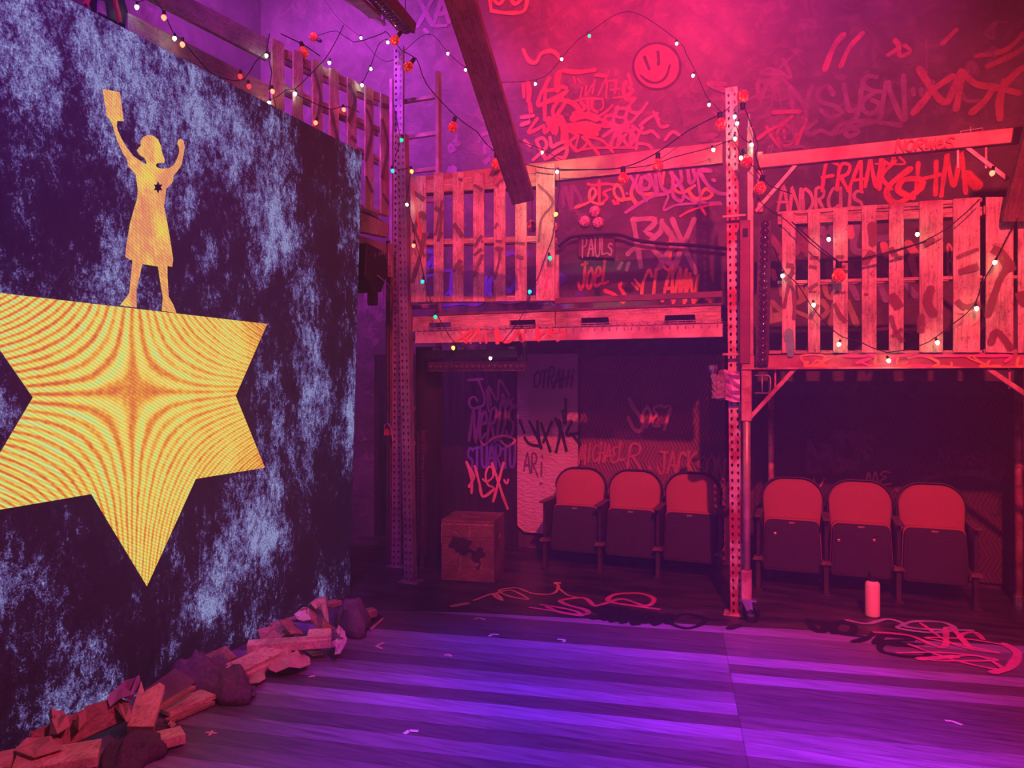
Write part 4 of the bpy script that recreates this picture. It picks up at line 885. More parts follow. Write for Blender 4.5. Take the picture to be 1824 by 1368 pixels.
for u in (1381, 1798): MB().box((SX(u)-.006, YS-.006, PY(u, 692, YS).z), (SX(u)+.006, YS+.006, 1.8)).build('hanger_rod', M_SC, sf)
s = Spray(); sp_ = lambda u, v: PY(u, v, YS-.042)
loops(s, 1380, 634, 1560, 652, 4, sp_, nW, 6, 71); loops(s, 1600, 634, 1824, 652, 6, sp_, nW, 6, 72); s.build('graffiti', P_ORANGE, sf)
s = Spray(); loops(s, 1500, 634, 1824, 652, 5, sp_, nW, 7, 73); s.build('graffiti', P_HOT, sf)
# upper frame
xu = SX(1337, 300)
MB().box((xu-.022, YS-.03, 1.885), (xu+.022, YS+.03, PY(1337, 228, YS).z)).build('upper_post', M_SCG, sf, bevel=.004)
MB().tube([(xu-.01, YS, PY(1337, 228, YS).z), (xu-.01, YS, PY(1337, 203, YS).z)], .01, 8).build('post_spigot', M_STEEL, sf)
xu2 = SX(1354, 300); MB().box((xu2-.02, YS, 2.9), (xu2+.02, YS+.04, 3.33)).build('upper_post', M_SC, sf, bevel=.004)
za, zb_ = 3.30, 3.205
MB().box((SX(1351, 290), YS-.03, zb_), (x1+.1, YS+.03, za)).build('upper_beam', M_BEAMR, sf, bevel=.004)
MB().box((SX(1351, 290), YS+.03, za-.02), (x1+.1, YS+.25, za)).build('upper_deck_board', M_SC, sf)
MB().bar((SX(1345, 372), YS, 2.9), (SX(1418, 300), YS, 3.21), .028, .028).build('corner_brace', M_SC, sf, bevel=.003)
MB().bar((SX(1795, 325), YS, 2.98), (SX(1712, 262), YS, 3.24), .028, .028).build('corner_brace', M_SC, sf, bevel=.003)
for u, v in ((1706, 300), (1756, 300)): MB().box((SX(u, v)-.006, YS-.006, PY(u, v, YS).z), (SX(u, v)+.006, YS+.006, zb_)).build('hanger_rod', M_SC, sf)
s = Spray(); sp_ = lambda u, v: PY(u, v, YS-.033)
write(s, 'NORWeS', 1595, 270, 1700, 262, 18, sp_, nW, 5, .1, seed=74); s.build('graffiti', P_RED, sf)
hk = thing('wire_hanger', 'small bent wire hanger standing on the upper scaffold beam near the right timber', 'wire', (SX(1735, 240), YS, 3.3))
mb = MB(); mb.tube([PY(1711, 243, YS), PY(1711, 234, YS), PY(1730, 231, YS), PY(1750, 228, YS), PY(1750, 236, YS)], .004, 6); mb.tube([PY(1729, 226, YS), PY(1729, 246, YS)], .004, 6); mb.build('bent_wire', M_STEEL, hk)
# caster
cw = thing('caster_wheel', 'black caster wheel with a pale steel fork under the scaffold leg', 'wheel', (x0, YS, 0))
ww = MB(); cy_ = YS-.02; wx = x0+.03
for prof in ([(.03, -.018), (.058, -.018), (.064, -.010), (.064, .010), (.058, .018), (.03, .018)],):
    ww.lathe((wx, cy_, .064), (.35, 1, 0), prof, 24)
ww.build('tyre', mat('black_rubber', (.02, .02, .022), None, .5), cw, smooth=False)
MB().lathe((wx, cy_, .064), (.35, 1, 0), [(.03, -.015), (.03, .015)], 16).build('wheel_hub', M_CHROME, cw)
mb = MB()
for dy in (-.028, .022): mb.prism([(x0-.03, cy_+dy, .155), (x0+.04, cy_+dy, .155), (wx+.018, cy_+dy, .06), (wx-.012, cy_+dy, .05)], (.0, .005, 0))
mb.box((x0-.035, cy_-.03, .150), (x0+.07, cy_+.03, .162)); mb.build('fork', M_CHROME, cw)

# ================================================================== SEATS
M_UPH = mat('red_seat_upholstery', (.44, .16, .13), (.38, .135, .11), .85, 0, 60, bs=.12, lo=.3, hi=.7)
M_SHELL = mat('dark_plum_seat_shell', (.045, .03, .045), (.032, .022, .032), .42, 0, 6, bs=.03, spec=.4)
M_SFR = mat('dark_seat_standard', (.10, .07, .08), (.05, .035, .04), .45, .4, 10, bs=.05)
M_ARM = mat('worn_dark_armrest', (.22, .13, .12), (.1, .06, .06), .4, 0, 15, bs=.05)
M_BRASS = mat('worn_brass_plate', (.75, .5, .38), None, .35, .7, 30, bs=0)
def arch(w_, h_, r, n=10, flare=0):
    pts = [(-w_/2+flare, 0), (w_/2-flare, 0), (w_/2, h_-r)]
    for k in range(1, n): a = math.pi/2*k/n; pts.append((w_/2-r+r*math.cos(a), h_-r+r*math.sin(a)))
    pts.append((w_/2-r, h_))
    pts.append((-w_/2+r, h_))
    for k in range(1, n): a = math.pi/2*(1-k/n); pts.append((-w_/2+r-r*math.cos(a), h_-r+r*math.sin(a)))
    pts.append((-w_/2, h_-r)); return pts
def pad(mb, pts, o, tilt, th, dome=.02):
    """cushion: outline in x/up plane, front face domed towards -y"""
    up = V((0, math.sin(tilt), math.cos(tilt))); nr = V((0, -math.cos(tilt), math.sin(tilt)))
    cx = sum(p[0] for p in pts)/len(pts); cz = sum(p[1] for p in pts)/len(pts)
    rings = [(1.0, 0), (1.0, th*.6), (.975, th*.85), (.93, th), (.6, th+dome*.6), (.25, th+dome)]
    n = len(pts); b = len(mb.v)
    for s_, h_ in rings:
        for x, z in pts: mb.v.append(V(o)+V((cx+(x-cx)*s_, 0, 0))+up*(cz+(z-cz)*s_)+nr*h_)
    for r in range(len(rings)-1):
        for k in range(n): mb.f.append([b+r*n+k, b+r*n+(k+1) % n, b+(r+1)*n+(k+1) % n, b+(r+1)*n+k])
    mb.f.append([b+k for k in range(n)][::-1]); mb.f.append([b+(len(rings)-1)*n+k for k in range(n)])
def standard(t, x, y0, arm=True):
    MB().box((x-.018, y0-.02, .0), (x+.018, y0+.06, .26)).build('leg', M_SFR, t, bevel=.004)
    MB().box((x-.03, y0-.05, .0), (x+.03, y0+.1, .012)).build('foot_plate', M_SFR, t, bevel=.003)
    MB().box((x-.014, y0-.02, .26), (x+.014, y0+.28, .60)).build('side_panel', M_SFR, t, bevel=.005)
    MB().prism([(x-.045, y0-.05, .245), (x+.045, y0-.05, .245), (x+.03, y0-.05, .275), (x-.03, y0-.05, .275)], (0, .09, 0)).build('hinge_bracket', M_ARM, t, bevel=.003)
    mb = MB().box((x-.028, y0-.10, .60), (x+.028, y0+.26, .622)); mb.build('armrest', M_ARM, t, bevel=.008)
def make_seat(x, y, right_arm, label, z0=0):
    t = thing('theatre_seat', label, 'seat', (x, y, 0), 'fold-up theatre seats under the racks')
    pw = .515
    mb = MB(); pad(mb, arch(.47, .44, .17, flare=.015), (x, y+.235, .44), .2, .05, .02); mb.build('backrest', M_UPH, t, smooth=True)
    mb = MB(); pts = arch(.50, .50, .185, flare=.01); up = V((0, math.sin(.2), math.cos(.2))); nr = V((0, -math.cos(.2), math.sin(.2)))
    P = [V((x, y+.235, .395))+V((a, 0, 0))+up*b_ for a, b_ in pts]; mb.prism(P, -nr*.035); mb.build('back_shell', M_SHELL, t, bevel=.008)
    P = [V((x, y+.235, .395))+V((a, 0, 0))+up*b_+nr*.012 for a, b_ in pts]
    MB().tube(P[2:]+[P[2]], .009, 6).build('edge_piping', M_SHELL, t, smooth=True)
    # folded seat: cushion behind, dark shell to the front
    o = V((x, y+.065, .15)); tl_ = .10
    def ol(w0, w1, h_, r, n=6):
        p_ = [(-w0/2+.02, 0), (w0/2-.02, 0), (w0/2, .03)]
        p_.append((w1/2, h_-r))
        for k in range(1, n+1): a = math.pi/2*k/n; p_.append((w1/2-r+r*math.cos(a), h_-r+r*math.sin(a)))
        for k in range(0, n): a = math.pi/2*(1-k/n); p_.append((-w1/2+r-r*math.cos(a), h_-r+r*math.sin(a)))
        p_ += [(-w1/2, h_-r), (-w0/2, .03)]; return p_
    up = V((0, math.sin(tl_), math.cos(tl_))); nr = V((0, -math.cos(tl_), math.sin(tl_)))
    pts = ol(.45, .42, .415, .05)
    MB().prism([o+V((a*1.03, 0, 0))+up*(b_*1.03)-nr*.10 for a, b_ in pts], nr*.09).build('seat_cushion', M_UPH, t, bevel=.015)
    MB().prism([o+V((a, 0, 0))+up*b_ for a, b_ in pts], nr*.022).build('seat_shell', M_SHELL, t, bevel=.008)
    inner = [(a*.9, .02+b_*.9) for a, b_ in ol(.45, .41, .38, .05)]
    MB().tube([o+V((a, 0, 0))+up*b_+nr*.022 for a, b_ in inner+[inner[0]]], .003, 5).build('shell_rib', M_SHELL, t, smooth=True)
    arc = [(-.13, .335), (-.06, .315), (0, .308), (.06, .315), (.13, .335)]
    MB().tube([o+V((a, 0, 0))+up*b_+nr*.022 for a, b_ in arc], .004, 5).build('grip_lip', M_SHELL, t, smooth=True)
    c = o+up*.395+nr*.024
    MB().prism([c+V((-.024, 0, 0))-up*.007, c+V((.024, 0, 0))-up*.007, c+V((.024, 0, 0))+up*.007, c+V((-.024, 0, 0))+up*.007], nr*.003).build('number_plate', M_BRASS, t, bevel=.001)
    standard(t, x-pw/2, y)
    if right_arm: standard(t, x+pw/2, y)
    return t
names = ['theatre seat nearest the wooden crate, leftmost of the left row', 'middle theatre seat of the left row, under the wire deck', 'theatre seat just left of the middle post, a shadow on its back',
         'theatre seat just right of the middle post, leftmost of the right row', 'middle theatre seat of the right row, behind the pink bottle', 'rightmost theatre seat, beside the far right scaffold leg']
for i, x in enumerate((-1.925, -1.41, -.895)): make_seat(x, 6.4, i == 2, 'red fold-up '+names[i])
for i, x in enumerate((-.07, .445, .96)):
    t = make_seat(x, 6.38+.01*i, i == 2, 'red fold-up '+names[3+i])
    if i < 2:
        mb = MB()
        for a in ((-.13, .3),) if i == 0 else ((-.165, .28), (.09, .30)):
            c = V((x+a[0], 6.445, .15))+V((0, .0, a[1])); mb.lathe(c+V((0, .005, 0)), (0, -1, .1), [(.012, 0), (.012, .006), (.006, .008)], 10)
        mb.build('stuck_gum', M_BRASS, t)

# ================================================================== CRATE
cA, cB = PZ(786, 1033), PZ(880, 1038); cdir = (cB-cA).normalized(); cbk = V((-cdir.y, cdir.x, 0)); wc = (cB-cA).length; dc = .44; hc = .50
cr = thing('wooden_crate', 'wooden plank crate with dark bubble graffiti, standing under the left rack', 'crate', tuple(cA))
for k in range(4):
    z0, z1 = k*hc/4+.001, (k+1)*hc/4-.001
    MB().prism([cA+V((0, 0, z0)), cB+V((0, 0, z0)), cB+V((0, 0, z1)), cA+V((0, 0, z1))], cbk*.018).build('front_plank', M_CRATE, cr, bevel=.0015)
B0, B1 = cB+cbk*.018, cB+cbk*dc
sd = [B0, B1, B1+V((0, 0, hc)), B0+V((0, 0, hc))]
# side with a hand hole: four pieces around it
def sp2(a, z): return cB+cbk*a+V((0, 0, z))
mb = MB()
for (a0, a1, z0, z1) in ((.018, dc, 0, .33), (.018, dc, .385, hc), (.018, .16, .33, .385), (.27, dc, .33, .385)):
    mb.prism([sp2(a0, z0), sp2(a1, z0), sp2(a1, z1), sp2(a0, z1)], -cdir*.018)
mb.build('side_panel', M_CRATE, cr)
MB().prism([cA+cbk*.018, cA+cbk*dc, cA+cbk*dc+V((0, 0, hc)), cA+cbk*.018+V((0, 0, hc))], cdir*.018).build('side_panel', M_CRATE, cr)
MB().prism([cA+cbk*(dc-.018)+cdir*.02, cB+cbk*(dc-.018)-cdir*.02, cB+cbk*(dc-.018)-cdir*.02+V((0, 0, hc)), cA+cbk*(dc-.018)+cdir*.02+V((0, 0, hc))], cbk*.018).build('back_panel', M_CRATE, cr)
MB().prism([cA+V((0, 0, hc)), cB+V((0, 0, hc)), cB+cbk*dc+V((0, 0, hc)), cA+cbk*dc+V((0, 0, hc))], (0, 0, .018)).build('lid', M_CRATE, cr, bevel=.002)
cn = -cbk
def Cp(u, v):   # a spot on the crate's front board
    d = ray(u, v); t_ = (cA.dot(cn)-V((0, 0, CAMH)).dot(cn))/d.dot(cn); return V((0, 0, CAMH))+d*t_
M_INK = mat('dark_plum_paint', (.05, .03, .045))
def blob(pts, m_, nm, par, off=.002):
    MB().prism([Cp(u, v)+cn*off for u, v in pts], cn*.001).build(nm, m_, par, tri=True)
cp_ = lambda L: [(760+x/7.6, 900+y/7.6) for x, y in L]
blob(cp_([(350, 415), (420, 440), (500, 435), (560, 470), (625, 480), (600, 530), (575, 560), (570, 640), (520, 690), (460, 670), (440, 640), (410, 640), (380, 590), (300, 575), (290, 535), (330, 500)]), M_INK, 'painted_letters', cr)
blob(cp_([(690, 570), (760, 575), (765, 630), (800, 660), (790, 700), (730, 715), (715, 765), (745, 775), (715, 850), (720, 870), (670, 870), (665, 830), (700, 830), (710, 780), (650, 775), (610, 740), (610, 680), (660, 630)]), M_INK, 'painted_letters', cr)
s = Spray()
s.stroke([Cp(*p) for p in cp_([(570, 600), (620, 620), (650, 650)])], .03, cn); s.build('painted_letters', P_BLACK, cr)
s = Spray()
for L in ([(210, 250), (205, 380), (200, 500)], [(580, 260), (582, 340), (588, 430)], [(370, 350), (450, 420)], [(455, 700), (460, 800), (445, 890)], [(230, 250), (600, 262), (900, 275)], [(350, 580), (352, 610)], [(695, 520), (697, 550)]):
    s.stroke([Cp(*p) for p in cp_(L)], .005, cn, wob=.5)
s.build('scratches', P_PINK, cr)
s = Spray(); s.stroke([cA+cbk*.2+cdir*.14+V((0, 0, hc+.018)), cA+cbk*.16+cdir*.25+V((0, 0, hc+.018)), cA+cbk*.15+cdir*.3+V((0, 0, hc+.018))], .02, nF); s.build('scuff', P_PINK, cr)

# ================================================================== BOTTLE
bo = PZ(1554, 1097); bt_ = thing('water_bottle', 'pink metal water bottle with a black cap on the floor before the right seats', 'bottle', tuple(bo))
MB().lathe(bo, (0, 0, 1), [(.045, 0), (.049, .004), (.05, .01), (.05, .225), (.047, .24), (.036, .252), (.034, .256)], 28).build('flask', mat('matt_coral_metal', (.95, .66, .6), (.92, .6, .56), .45, .0, 4, bs=0), bt_, smooth=True)
MB().lathe(bo, (0, 0, 1), [(.03, .252), (.034, .256), (.034, .28), (.028, .285), (.01, .286)], 24).build('cap', M_BLK, bt_, smooth=False)
MB().tube([bo+V((-.02, 0, .285)), bo+V((-.021, 0, .32)), bo+V((-.02, 0, .333))], .009, 10).build('straw', M_BLK, bt_, smooth=True)
MB().tube([bo+V((-.022, -.01, .28)), bo+V((0, -.035, .292)), bo+V((.024, -.01, .28))], .004, 6).build('carry_loop', M_BLK, bt_, smooth=True)

# ================================================================== STAGE LIGHT FIXTURES
M_LENS = mat('glass_lens', (.12, .05, .1), (.06, .02, .05), .08, .3, 30, bs=0, spec=1)
def lightbar(label, a, b, face, wd, dp, n, horiz):
    a, b = V(a), V(b); t = thing('light_bar', label, 'light', tuple(a)); d = (b-a).normalized(); fc = V(face).normalized(); sd_ = d.cross(fc)
    MB().bar(a-fc*dp/2, b-fc*dp/2, wd, dp, sd_).build('housing', M_STEELD, t, bevel=.004)
    mb = MB()
    for s_ in (-1, 1): mb.bar(a+sd_*s_*wd*.46+fc*.004, b+sd_*s_*wd*.46+fc*.004, wd*.08, .012, sd_)
    mb.build('edge_fin', M_STEELD, t)
    L = (b-a).length
    for k in range(n):
        c = a+d*(L*(k+.5)/n); MB().lathe(c, fc, [(wd*.33, 0), (wd*.33, .004), (wd*.26, .008), (wd*.12, .012), (.001, .013)], 14).build('lens', M_LENS, t, smooth=True)
    return t
yv = 5.42
a, b = PY(1357, 650, yv), PY(1362, 393, yv)
lv = lightbar('vertical black light bar with a column of round lenses, left of the right pallet', (a.x, yv, a.z), (a.x+.02, yv, b.z), (0, -1, 0), .085, .07, 20, False)
a, b = PY(1327, 648, yv+.04), PY(1331, 392, yv+.04)
ch = thing('equipment_housing', 'slim maroon metal housing between the middle post and the vertical light bar', 'box', (a.x, yv, a.z))
MB().box((a.x-.035, yv+.03, a.z), (a.x+.035, yv+.1, b.z)).build('body', mat('maroon_metal', (.3, .12, .15), (.2, .07, .1), .45, .3), ch, bevel=.004)
MB().box((a.x-.015, yv+.026, b.z-.12), (a.x+.02, yv+.03, b.z-.06)).build('port', M_BLK, ch)
mb = MB(); mb.box((a.x-.012, yv+.027, 2.22), (a.x-.008, yv+.03, 2.26)); mb.box((a.x+.008, yv+.027, 2.22), (a.x+.012, yv+.03, 2.26)); mb.box((a.x-.012, yv+.027, 2.238), (a.x+.012, yv+.03, 2.242)); mb.build('mark', P_PINK, ch)
yh = 5.75
a, b = PY(762, 654, yh), PY(935, 656, yh)
lbar = lightbar('lower horizontal light bar with a row of lenses hanging under the left rack beam', (a.x, yh, a.z), (b.x, yh, a.z), (0, -1, -.25), .075, .06, 18, True)
a, b = PY(760, 632, yh+.02), PY(925, 632, yh+.02)
for q_ in (.08, .9): MB().box((-2.9+q_*.8, yh+.05, 1.79), (-2.87+q_*.8, yh+.09, 2.126)).build('hanging_bracket', M_STEELD, lbar)
lb2 = thing('light_bar', 'upper black light bar housing hanging directly beneath the left rack beam', 'light', (a.x, yh, a.z))
MB().box((a.x, yh-.02, a.z-.035), (b.x, yh+.06, a.z+.035)).build('housing', M_STEELD, lb2, bevel=.004)
for k in (.08, .36, .6, .9): MB().box((a.x+(b.x-a.x)*k, yh-.01, a.z+.035), (a.x+(b.x-a.x)*k+.06, yh+.03, a.z+.06)).build('clamp', M_STEEL, lb2, bevel=.003)
a, b = PY(751, 990, 5.9), PY(750, 767, 5.9)
lvt = lightbar('vertical light bar with tiny lenses standing behind the left post', (a.x, 5.9, a.z), (a.x, 5.9, b.z), (0, -1, 0), .09, .06, 36, False)
MB().box((a.x-.08, 5.86, 0), (a.x+.08, 5.97, .012)).build('floor_plate', M_STEELD, lvt); MB().box((a.x-.02, 5.91, .012), (a.x+.02, 5.95, a.z)).build('foot_post', M_STEELD, lvt)
# overhead light bar, upper left
a, b = PD(645, -30, 5.2), PD(722, 55, 6.6)
ovl = lightbar('overhead light bar with small lenses hanging above the left loft', a, b, (-.1, -.3, -1), .17, .09, 14, True)
a, b = PD(560, -40, 5.0), PD(684, 42, 6.4)
for q_ in (PD(645, -30, 5.2), PD(722, 55, 6.6)): MB().tube([q_+V((0, 0, .05)), V((q_.x, q_.y, 7.2))], .006, 6).build('hanging_cable', M_STEELD, ovl)
tr_ = thing('lighting_truss', 'pale aluminium pipe and bracket beside the overhead light bar', 'truss', tuple(a))
MB().tube([a, b], .02, 10).build('pipe', M_CHROME, tr_, smooth=True); MB().tube([b, V((b.x, b.y, 7.2))], .008, 6).build('hanging_rod', M_STEELD, tr_); MB().bar(PD(625, -10, 5.3), PD(668, 28, 6.0), .1, .04).build('bracket', M_STEEL, tr_, bevel=.004)
# black moving lamp on the loft corner
a = PL(668, 470, .05)
fx = thing('stage_light', 'black boxy stage light clamped to the loft corner right of the screen', 'light', tuple(a))
P = [PL(u, v, .1) for u, v in ((654, 432), (688, 450), (690, 490), (680, 520), (665, 520), (650, 490))]
MB().prism(P, -LN*.22).build('body', M_BLK, fx, bevel=.006)
MB().box(tuple(a+V((-.05, -.05, -.36))), tuple(a+V((.02, .02, -.18)))).build('yoke', M_BLK, fx, bevel=.006)
MB().tube([PL(672, 490, .12), PL(690, 505, .12), PL(704, 530, .1), PL(716, 552, .08)], .005, 6).build('power_cable', M_STEEL, fx, smooth=True)
s = Spray(); fl = lambda u, v: PL(u, v, .102)
write(s, 'ZIN', 665, 456, 685, 453, 5, fl, LN, .8, .2, seed=3, jit=0); s.stroke([fl(666, 452), fl(669, 452), fl(666, 456), fl(669, 456)], .003, LN); s.build('lettering', P_WHITE, fx)
cl_ = thing('clamp_hook', 'small red-lit cable clamp on the ladder rail left of the left post', 'clamp', tuple(PY(688, 765, 5.9)))
mb = MB(); c = PY(688, 768, 5.9); mb.prism([c+V((-.03, 0, -.04)), c+V((.03, 0, -.04)), c+V((.02, 0, .02)), c+V((-.02, 0, .02))], (0, .04, 0)); mb.build('clamp_body', mat('red_clamp', (.7, .12, .12)), cl_, bevel=.003)
MB().tube([c+V((-.02, 0, .02)), c+V((-.02, 0, .06)), c+V((.02, 0, .07)), c+V((.05, 0, .03)), c+V((.07, 0, -.1))], .006, 6).build('hook', M_STEEL, cl_)
mb = MB(); mb.tube([(c.x, 5.93, 0), (c.x, 5.93, 3.0)], .02, 8); tag(mb.build('pipe', M_STEELD), 'thin dark vertical pipe carrying the red clamp', 'pipe')

# ================================================================== POUCH, TORCH ON THE MIDDLE POST
pc = PY(1280, 690, 5.5)
po = thing('fur_pouch', 'shaggy pouch taped to the middle post with purple tape', 'pouch', tuple(pc))
mb = MB(); x_, z_ = pc.x, pc.z
rws = []
for j in range(9):
    for i in range(14):
        a = 2*math.pi*i/14; r_ = .048+.008*math.sin(i*2.7+j*3.1); rws.append((x_+r_*math.cos(a), 5.5+.045*math.sin(a), z_+.09-j*.021+.004*math.sin(i*1.7)))
mb.add(rws, [(j*14+i, j*14+(i+1) % 14, (j+1)*14+(i+1) % 14, (j+1)*14+i) for j in range(8) for i in range(14)]+[[8*14+i for i in range(14)]])
mb.build('pouch_body', mat('shaggy_grey_fur', (.5, .42, .46), (.15, .1, .14), .9, 0, 45, bs=1), po)
# tape wrapped round the post
px_ = PY(1304, 690, 5.5).x; mb = MB(); rws = []
for j in range(8):
    for i, (dx, dy) in enumerate(((-.1, -.03), (-.055, -.055), (0, -.058), (.052, -.055), (.054, .03))):
        rws.append((px_+dx, 5.57+dy+.006*math.sin(j*2.1+i*1.3), z_+.12-j*.032+.012*math.sin(i*1.9)+.01*math.sin(j)))
mb.add(rws, [(j*5+i, j*5+i+1, (j+1)*5+i+1, (j+1)*5+i) for j in range(7) for i in range(4)])
mb.build('tape_wrap', mat('crinkled_purple_tape', (.5, .3, .6), (.25, .12, .32), .3, .2, 20, bs=.6), po)
tq = PY(1272, 668, 5.5); to = thing('torch', 'small metal torch standing in the shaggy pouch on the middle post', 'torch', tuple(tq))
MB().lathe((tq.x, 5.5, tq.z-.06), (-.08, 0, 1), [(.018, 0), (.018, .07), (.02, .08), (.034, .1), (.034, .13), (.03, .132)], 18).build('barrel', M_CHROME, to, smooth=False)
MB().lathe((tq.x-.0095, 5.5, tq.z+.071), (-.08, 0, 1), [(.029, 0), (.029, .003)], 18).build('lens', M_LENS, to)
MB().lathe((tq.x-.002, 5.5, tq.z-.02), (-.08, 0, 1), [(.0195, 0), (.0195, .022)], 18).build('grip_band', mat('pale_grip', (.8, .7, .7)), to)
# post clamps
for v, lbl in ((632, 'small steel tie bar crossing the middle post above the shaggy pouch'), (387, 'short pale bar stub on the middle post near the upper left beam')):
    c = PY(1303, v, 5.53); tag(MB().box((c.x-.06, 5.5, c.z-.006), (c.x+.1, 5.515, c.z+.012)).build('tie_bar', M_BEAM, bevel=.002), lbl, 'bar')

# ================================================================== LOFT WALL ITEMS
sg = thing('name_cloth', 'small dark cloth sign sprayed with a name, hanging below three glitter discs', 'sign', tuple(W(1065, 437)))
P = [W(1033, 458), W(1097, 461), W(1097, 418), W(1033, 418)]
MB().prism([p+V((0, -.06, 0)) for p in P], (0, .02, 0)).build('cloth', mat('dark_maroon_cloth', (.16, .06, .08), (.1, .035, .05), .9), sg)
s = Spray(); write(s, 'PAULs', 1036, 456, 1094, 455, 32, lambda u, v: PY(u, v, YW-.061), nW, 3.5, 0, seed=70); s.build('lettering', P_GREY, sg)
M_GLIT = mat('pink_glitter', (.95, .6, .6), (.3, .06, .12), .3, .2, 55, bs=1, lo=.42, hi=.58)
for i, (u, v) in enumerate(((1060, 377), (1042, 395), (1066, 397))):
    c = W(u, v); g = tag(MB().lathe(c, (0, -1, 0), [(.053, 0), (.058, .012), (.05, .03), (.03, .04), (.002, .045)], 24).build('glitter_disc', M_GLIT),
        'pink glittery round disc, %s of the three on the loft wall' % ('topmost', 'lower left', 'lower right')[i], 'ornament')
hs = tag(MB().tube(smooth_path([PY(u, v, YW-.1) for u, v in ((995, 440), (1012, 425), (1035, 420), (1100, 418), (1130, 427), (1170, 433), (1230, 437), (1295, 443))], .05), .016, 8).build('black_hose', M_CORD, smooth=True), 'black hose sagging across the loft wall behind the name cloth', 'hose')
for i, (u, v, r_) in enumerate(((950, 404, .05), (988, 406, .045))):
    c = PY(u, v, 5.9); tag(MB().lathe(c, (0, -1, 0), [(.02, .0), (r_, .02), (r_, .05), (r_*.6, .07)], 20).tube([c+V((0, -.03, r_*.9)), V((c.x, 5.87, 3.3)), V((c.x, 5.56, 3.36))], .003, 5).build('glitter_ball', M_GLIT, smooth=True), ('pink glittery ball behind the slats of the left pallet', 'small pink glittery ball just right of the pale wide pallet board')[i], 'ornament')

# ================================================================== HANGING TIMBERS
def timber(a, b, w_, t_, side, label):
    t = thing('hanging_timber', label, 'timber', tuple(a)); 
    a, b = V(a), V(b); d = (b-a).normalized(); sd_ = V(side); sd_ = (sd_-d*sd_.dot(d)).normalized(); n = d.cross(sd_)
    o = MB().box((-w_/2, -t_/2, 0), (w_/2, t_/2, (b-a).length)).build('beam_body', M_TIMBER, None, bevel=.004)
    o.parent = t; o.rotation_euler = Matrix((sd_, n, d)).transposed().to_euler(); return t
camR = V((_R[0], _R[1], 0))
timber(PD(931, 352, 4.9), PD(768, -170, 3.3), .15, .10, camR+V((.25, .35, 0)), 'long dark timber slanting down from the top, ending in front of the left pallet')
timber(PD(1838, 392, 4.55), PD(1990, -160, 3.7), .33, .06, camR+V((0, -.3, 0)), 'dark timber board slanting in at the right edge of the view')
# ================================================================== ADDED BLACK PANEL
mf0, mf1 = PY(741, 700, 5.99).x, PY(786, 700, 5.99).x
mfl = thing('added_dark_panel', 'narrow black panel added for the dark strip between the left post and the wooden crate', 'panel', (mf0, 6.0, 0))
MB().box((mf0, 5.99, 0), (mf1, 6.01, 2.02)).build('flat_panel', M_DROP, mfl, bevel=.002)  # black sheet added to make the dark strip and hide the ladder's right side
for x in (mf0+.02, mf1-.02): MB().box((x-.018, 5.98, 0), (x+.018, 5.99, 2.0)).build('frame_stile', M_BLK, mfl)

# ================================================================== TAPE MARKS ON THE FLOOR
M_TAPE = mat('pale_floor_tape', (.85, .8, .85), (.7, .62, .68), .6, 0, 30, bs=0)
M_TAPEP = mat('pink_floor_tape', (.85, .5, .5), (.7, .4, .42), .6, 0, 30, bs=0)
def tape(pts, wd, label, m_=None):
    mb = MB()
    for a, b in zip(pts[:-1], pts[1:]):
        a, b = PZ(*a), PZ(*b); mb.bar(a+V((0, 0, .002)), b+V((0, 0, .002)), wd, .0012, None)
    tag(mb.build('tape_mark', m_ or M_TAPE), label, 'tape mark')
tape([(720, 1308), (729, 1302), (745, 1303)], .022, 'pale L-shaped tape mark at the near left of the purple floor')
tape([(1683, 1284), (1695, 1285), (1714, 1292)], .018, 'pale bent tape mark at the near right of the floor')
tape([(871, 1134), (877, 1130), (889, 1131)], .02, 'pale L-shaped tape mark on the upper middle planks, left of its twin')
tape([(993, 1139), (1006, 1140), (1004, 1144)], .02, 'pale L-shaped tape mark on the bright plank in the middle')
tape([(845, 1103), (853, 1101), (864, 1104)], .018, 'pink tape chevron nearest the black floor', M_TAPEP)
tape([(684, 1145), (670, 1151), (680, 1156)], .018, 'arrow-shaped pink tape mark right of the debris', M_TAPEP)
tape([(792, 1168), (799, 1166), (804, 1170)], .02, 'small pink tape mark between the arrow mark and the bright planks', M_TAPEP)
tape([(551, 1207), (553, 1205), (561, 1205)], .018, 'small pink tape mark in front of the crumpled paper bag', M_TAPEP)
mb = MB()
for a, b in (((366, 1305), (386, 1307)), ((373, 1311), (378, 1302))):
    a, b = PZ(*a), PZ(*b); mb.bar(a+V((0, 0, .002)), b+V((0, 0, .002)), .014, .0012)
tag(mb.build('tape_mark', M_TAPEP), 'small cross-shaped tape mark right of the nearest debris', 'tape mark')
mb = MB(); a, b = PZ(986, 1039), PZ(999, 1039); mb.bar(a+V((0, 0, .004)), b+V((0, 0, .004)), .03, .003); tag(mb.build('paper_scrap', M_TAPEP), 'tiny scrap lying on the black floor before the left seats', 'scrap')

# ================================================================== DEBRIS ALONG THE SCREEN
M_PINE2 = wood('split_pine', (.9, .66, .5), (.6, .4, .28), axis='y')
M_PINED = wood('stained_board', (.55, .34, .27), (.28, .15, .12), axis='y')
M_CARD = mat('torn_cardboard', (.75, .5, .4), (.55, .35, .28), .9, 0, 9, bs=.3)
M_PAPER = mat('crumpled_pale_paper', (.85, .72, .72), (.65, .5, .52), .85, 0, 9, bs=.3)
M_KNIT = mat('grey_knit_cloth', (.17, .12, .2), (.09, .06, .11), .95, 0, 70, bs=1)
M_BURL = mat('burgundy_felt', (.2, .13, .22), (.11, .07, .13), .95, 0, 40, bs=.6)
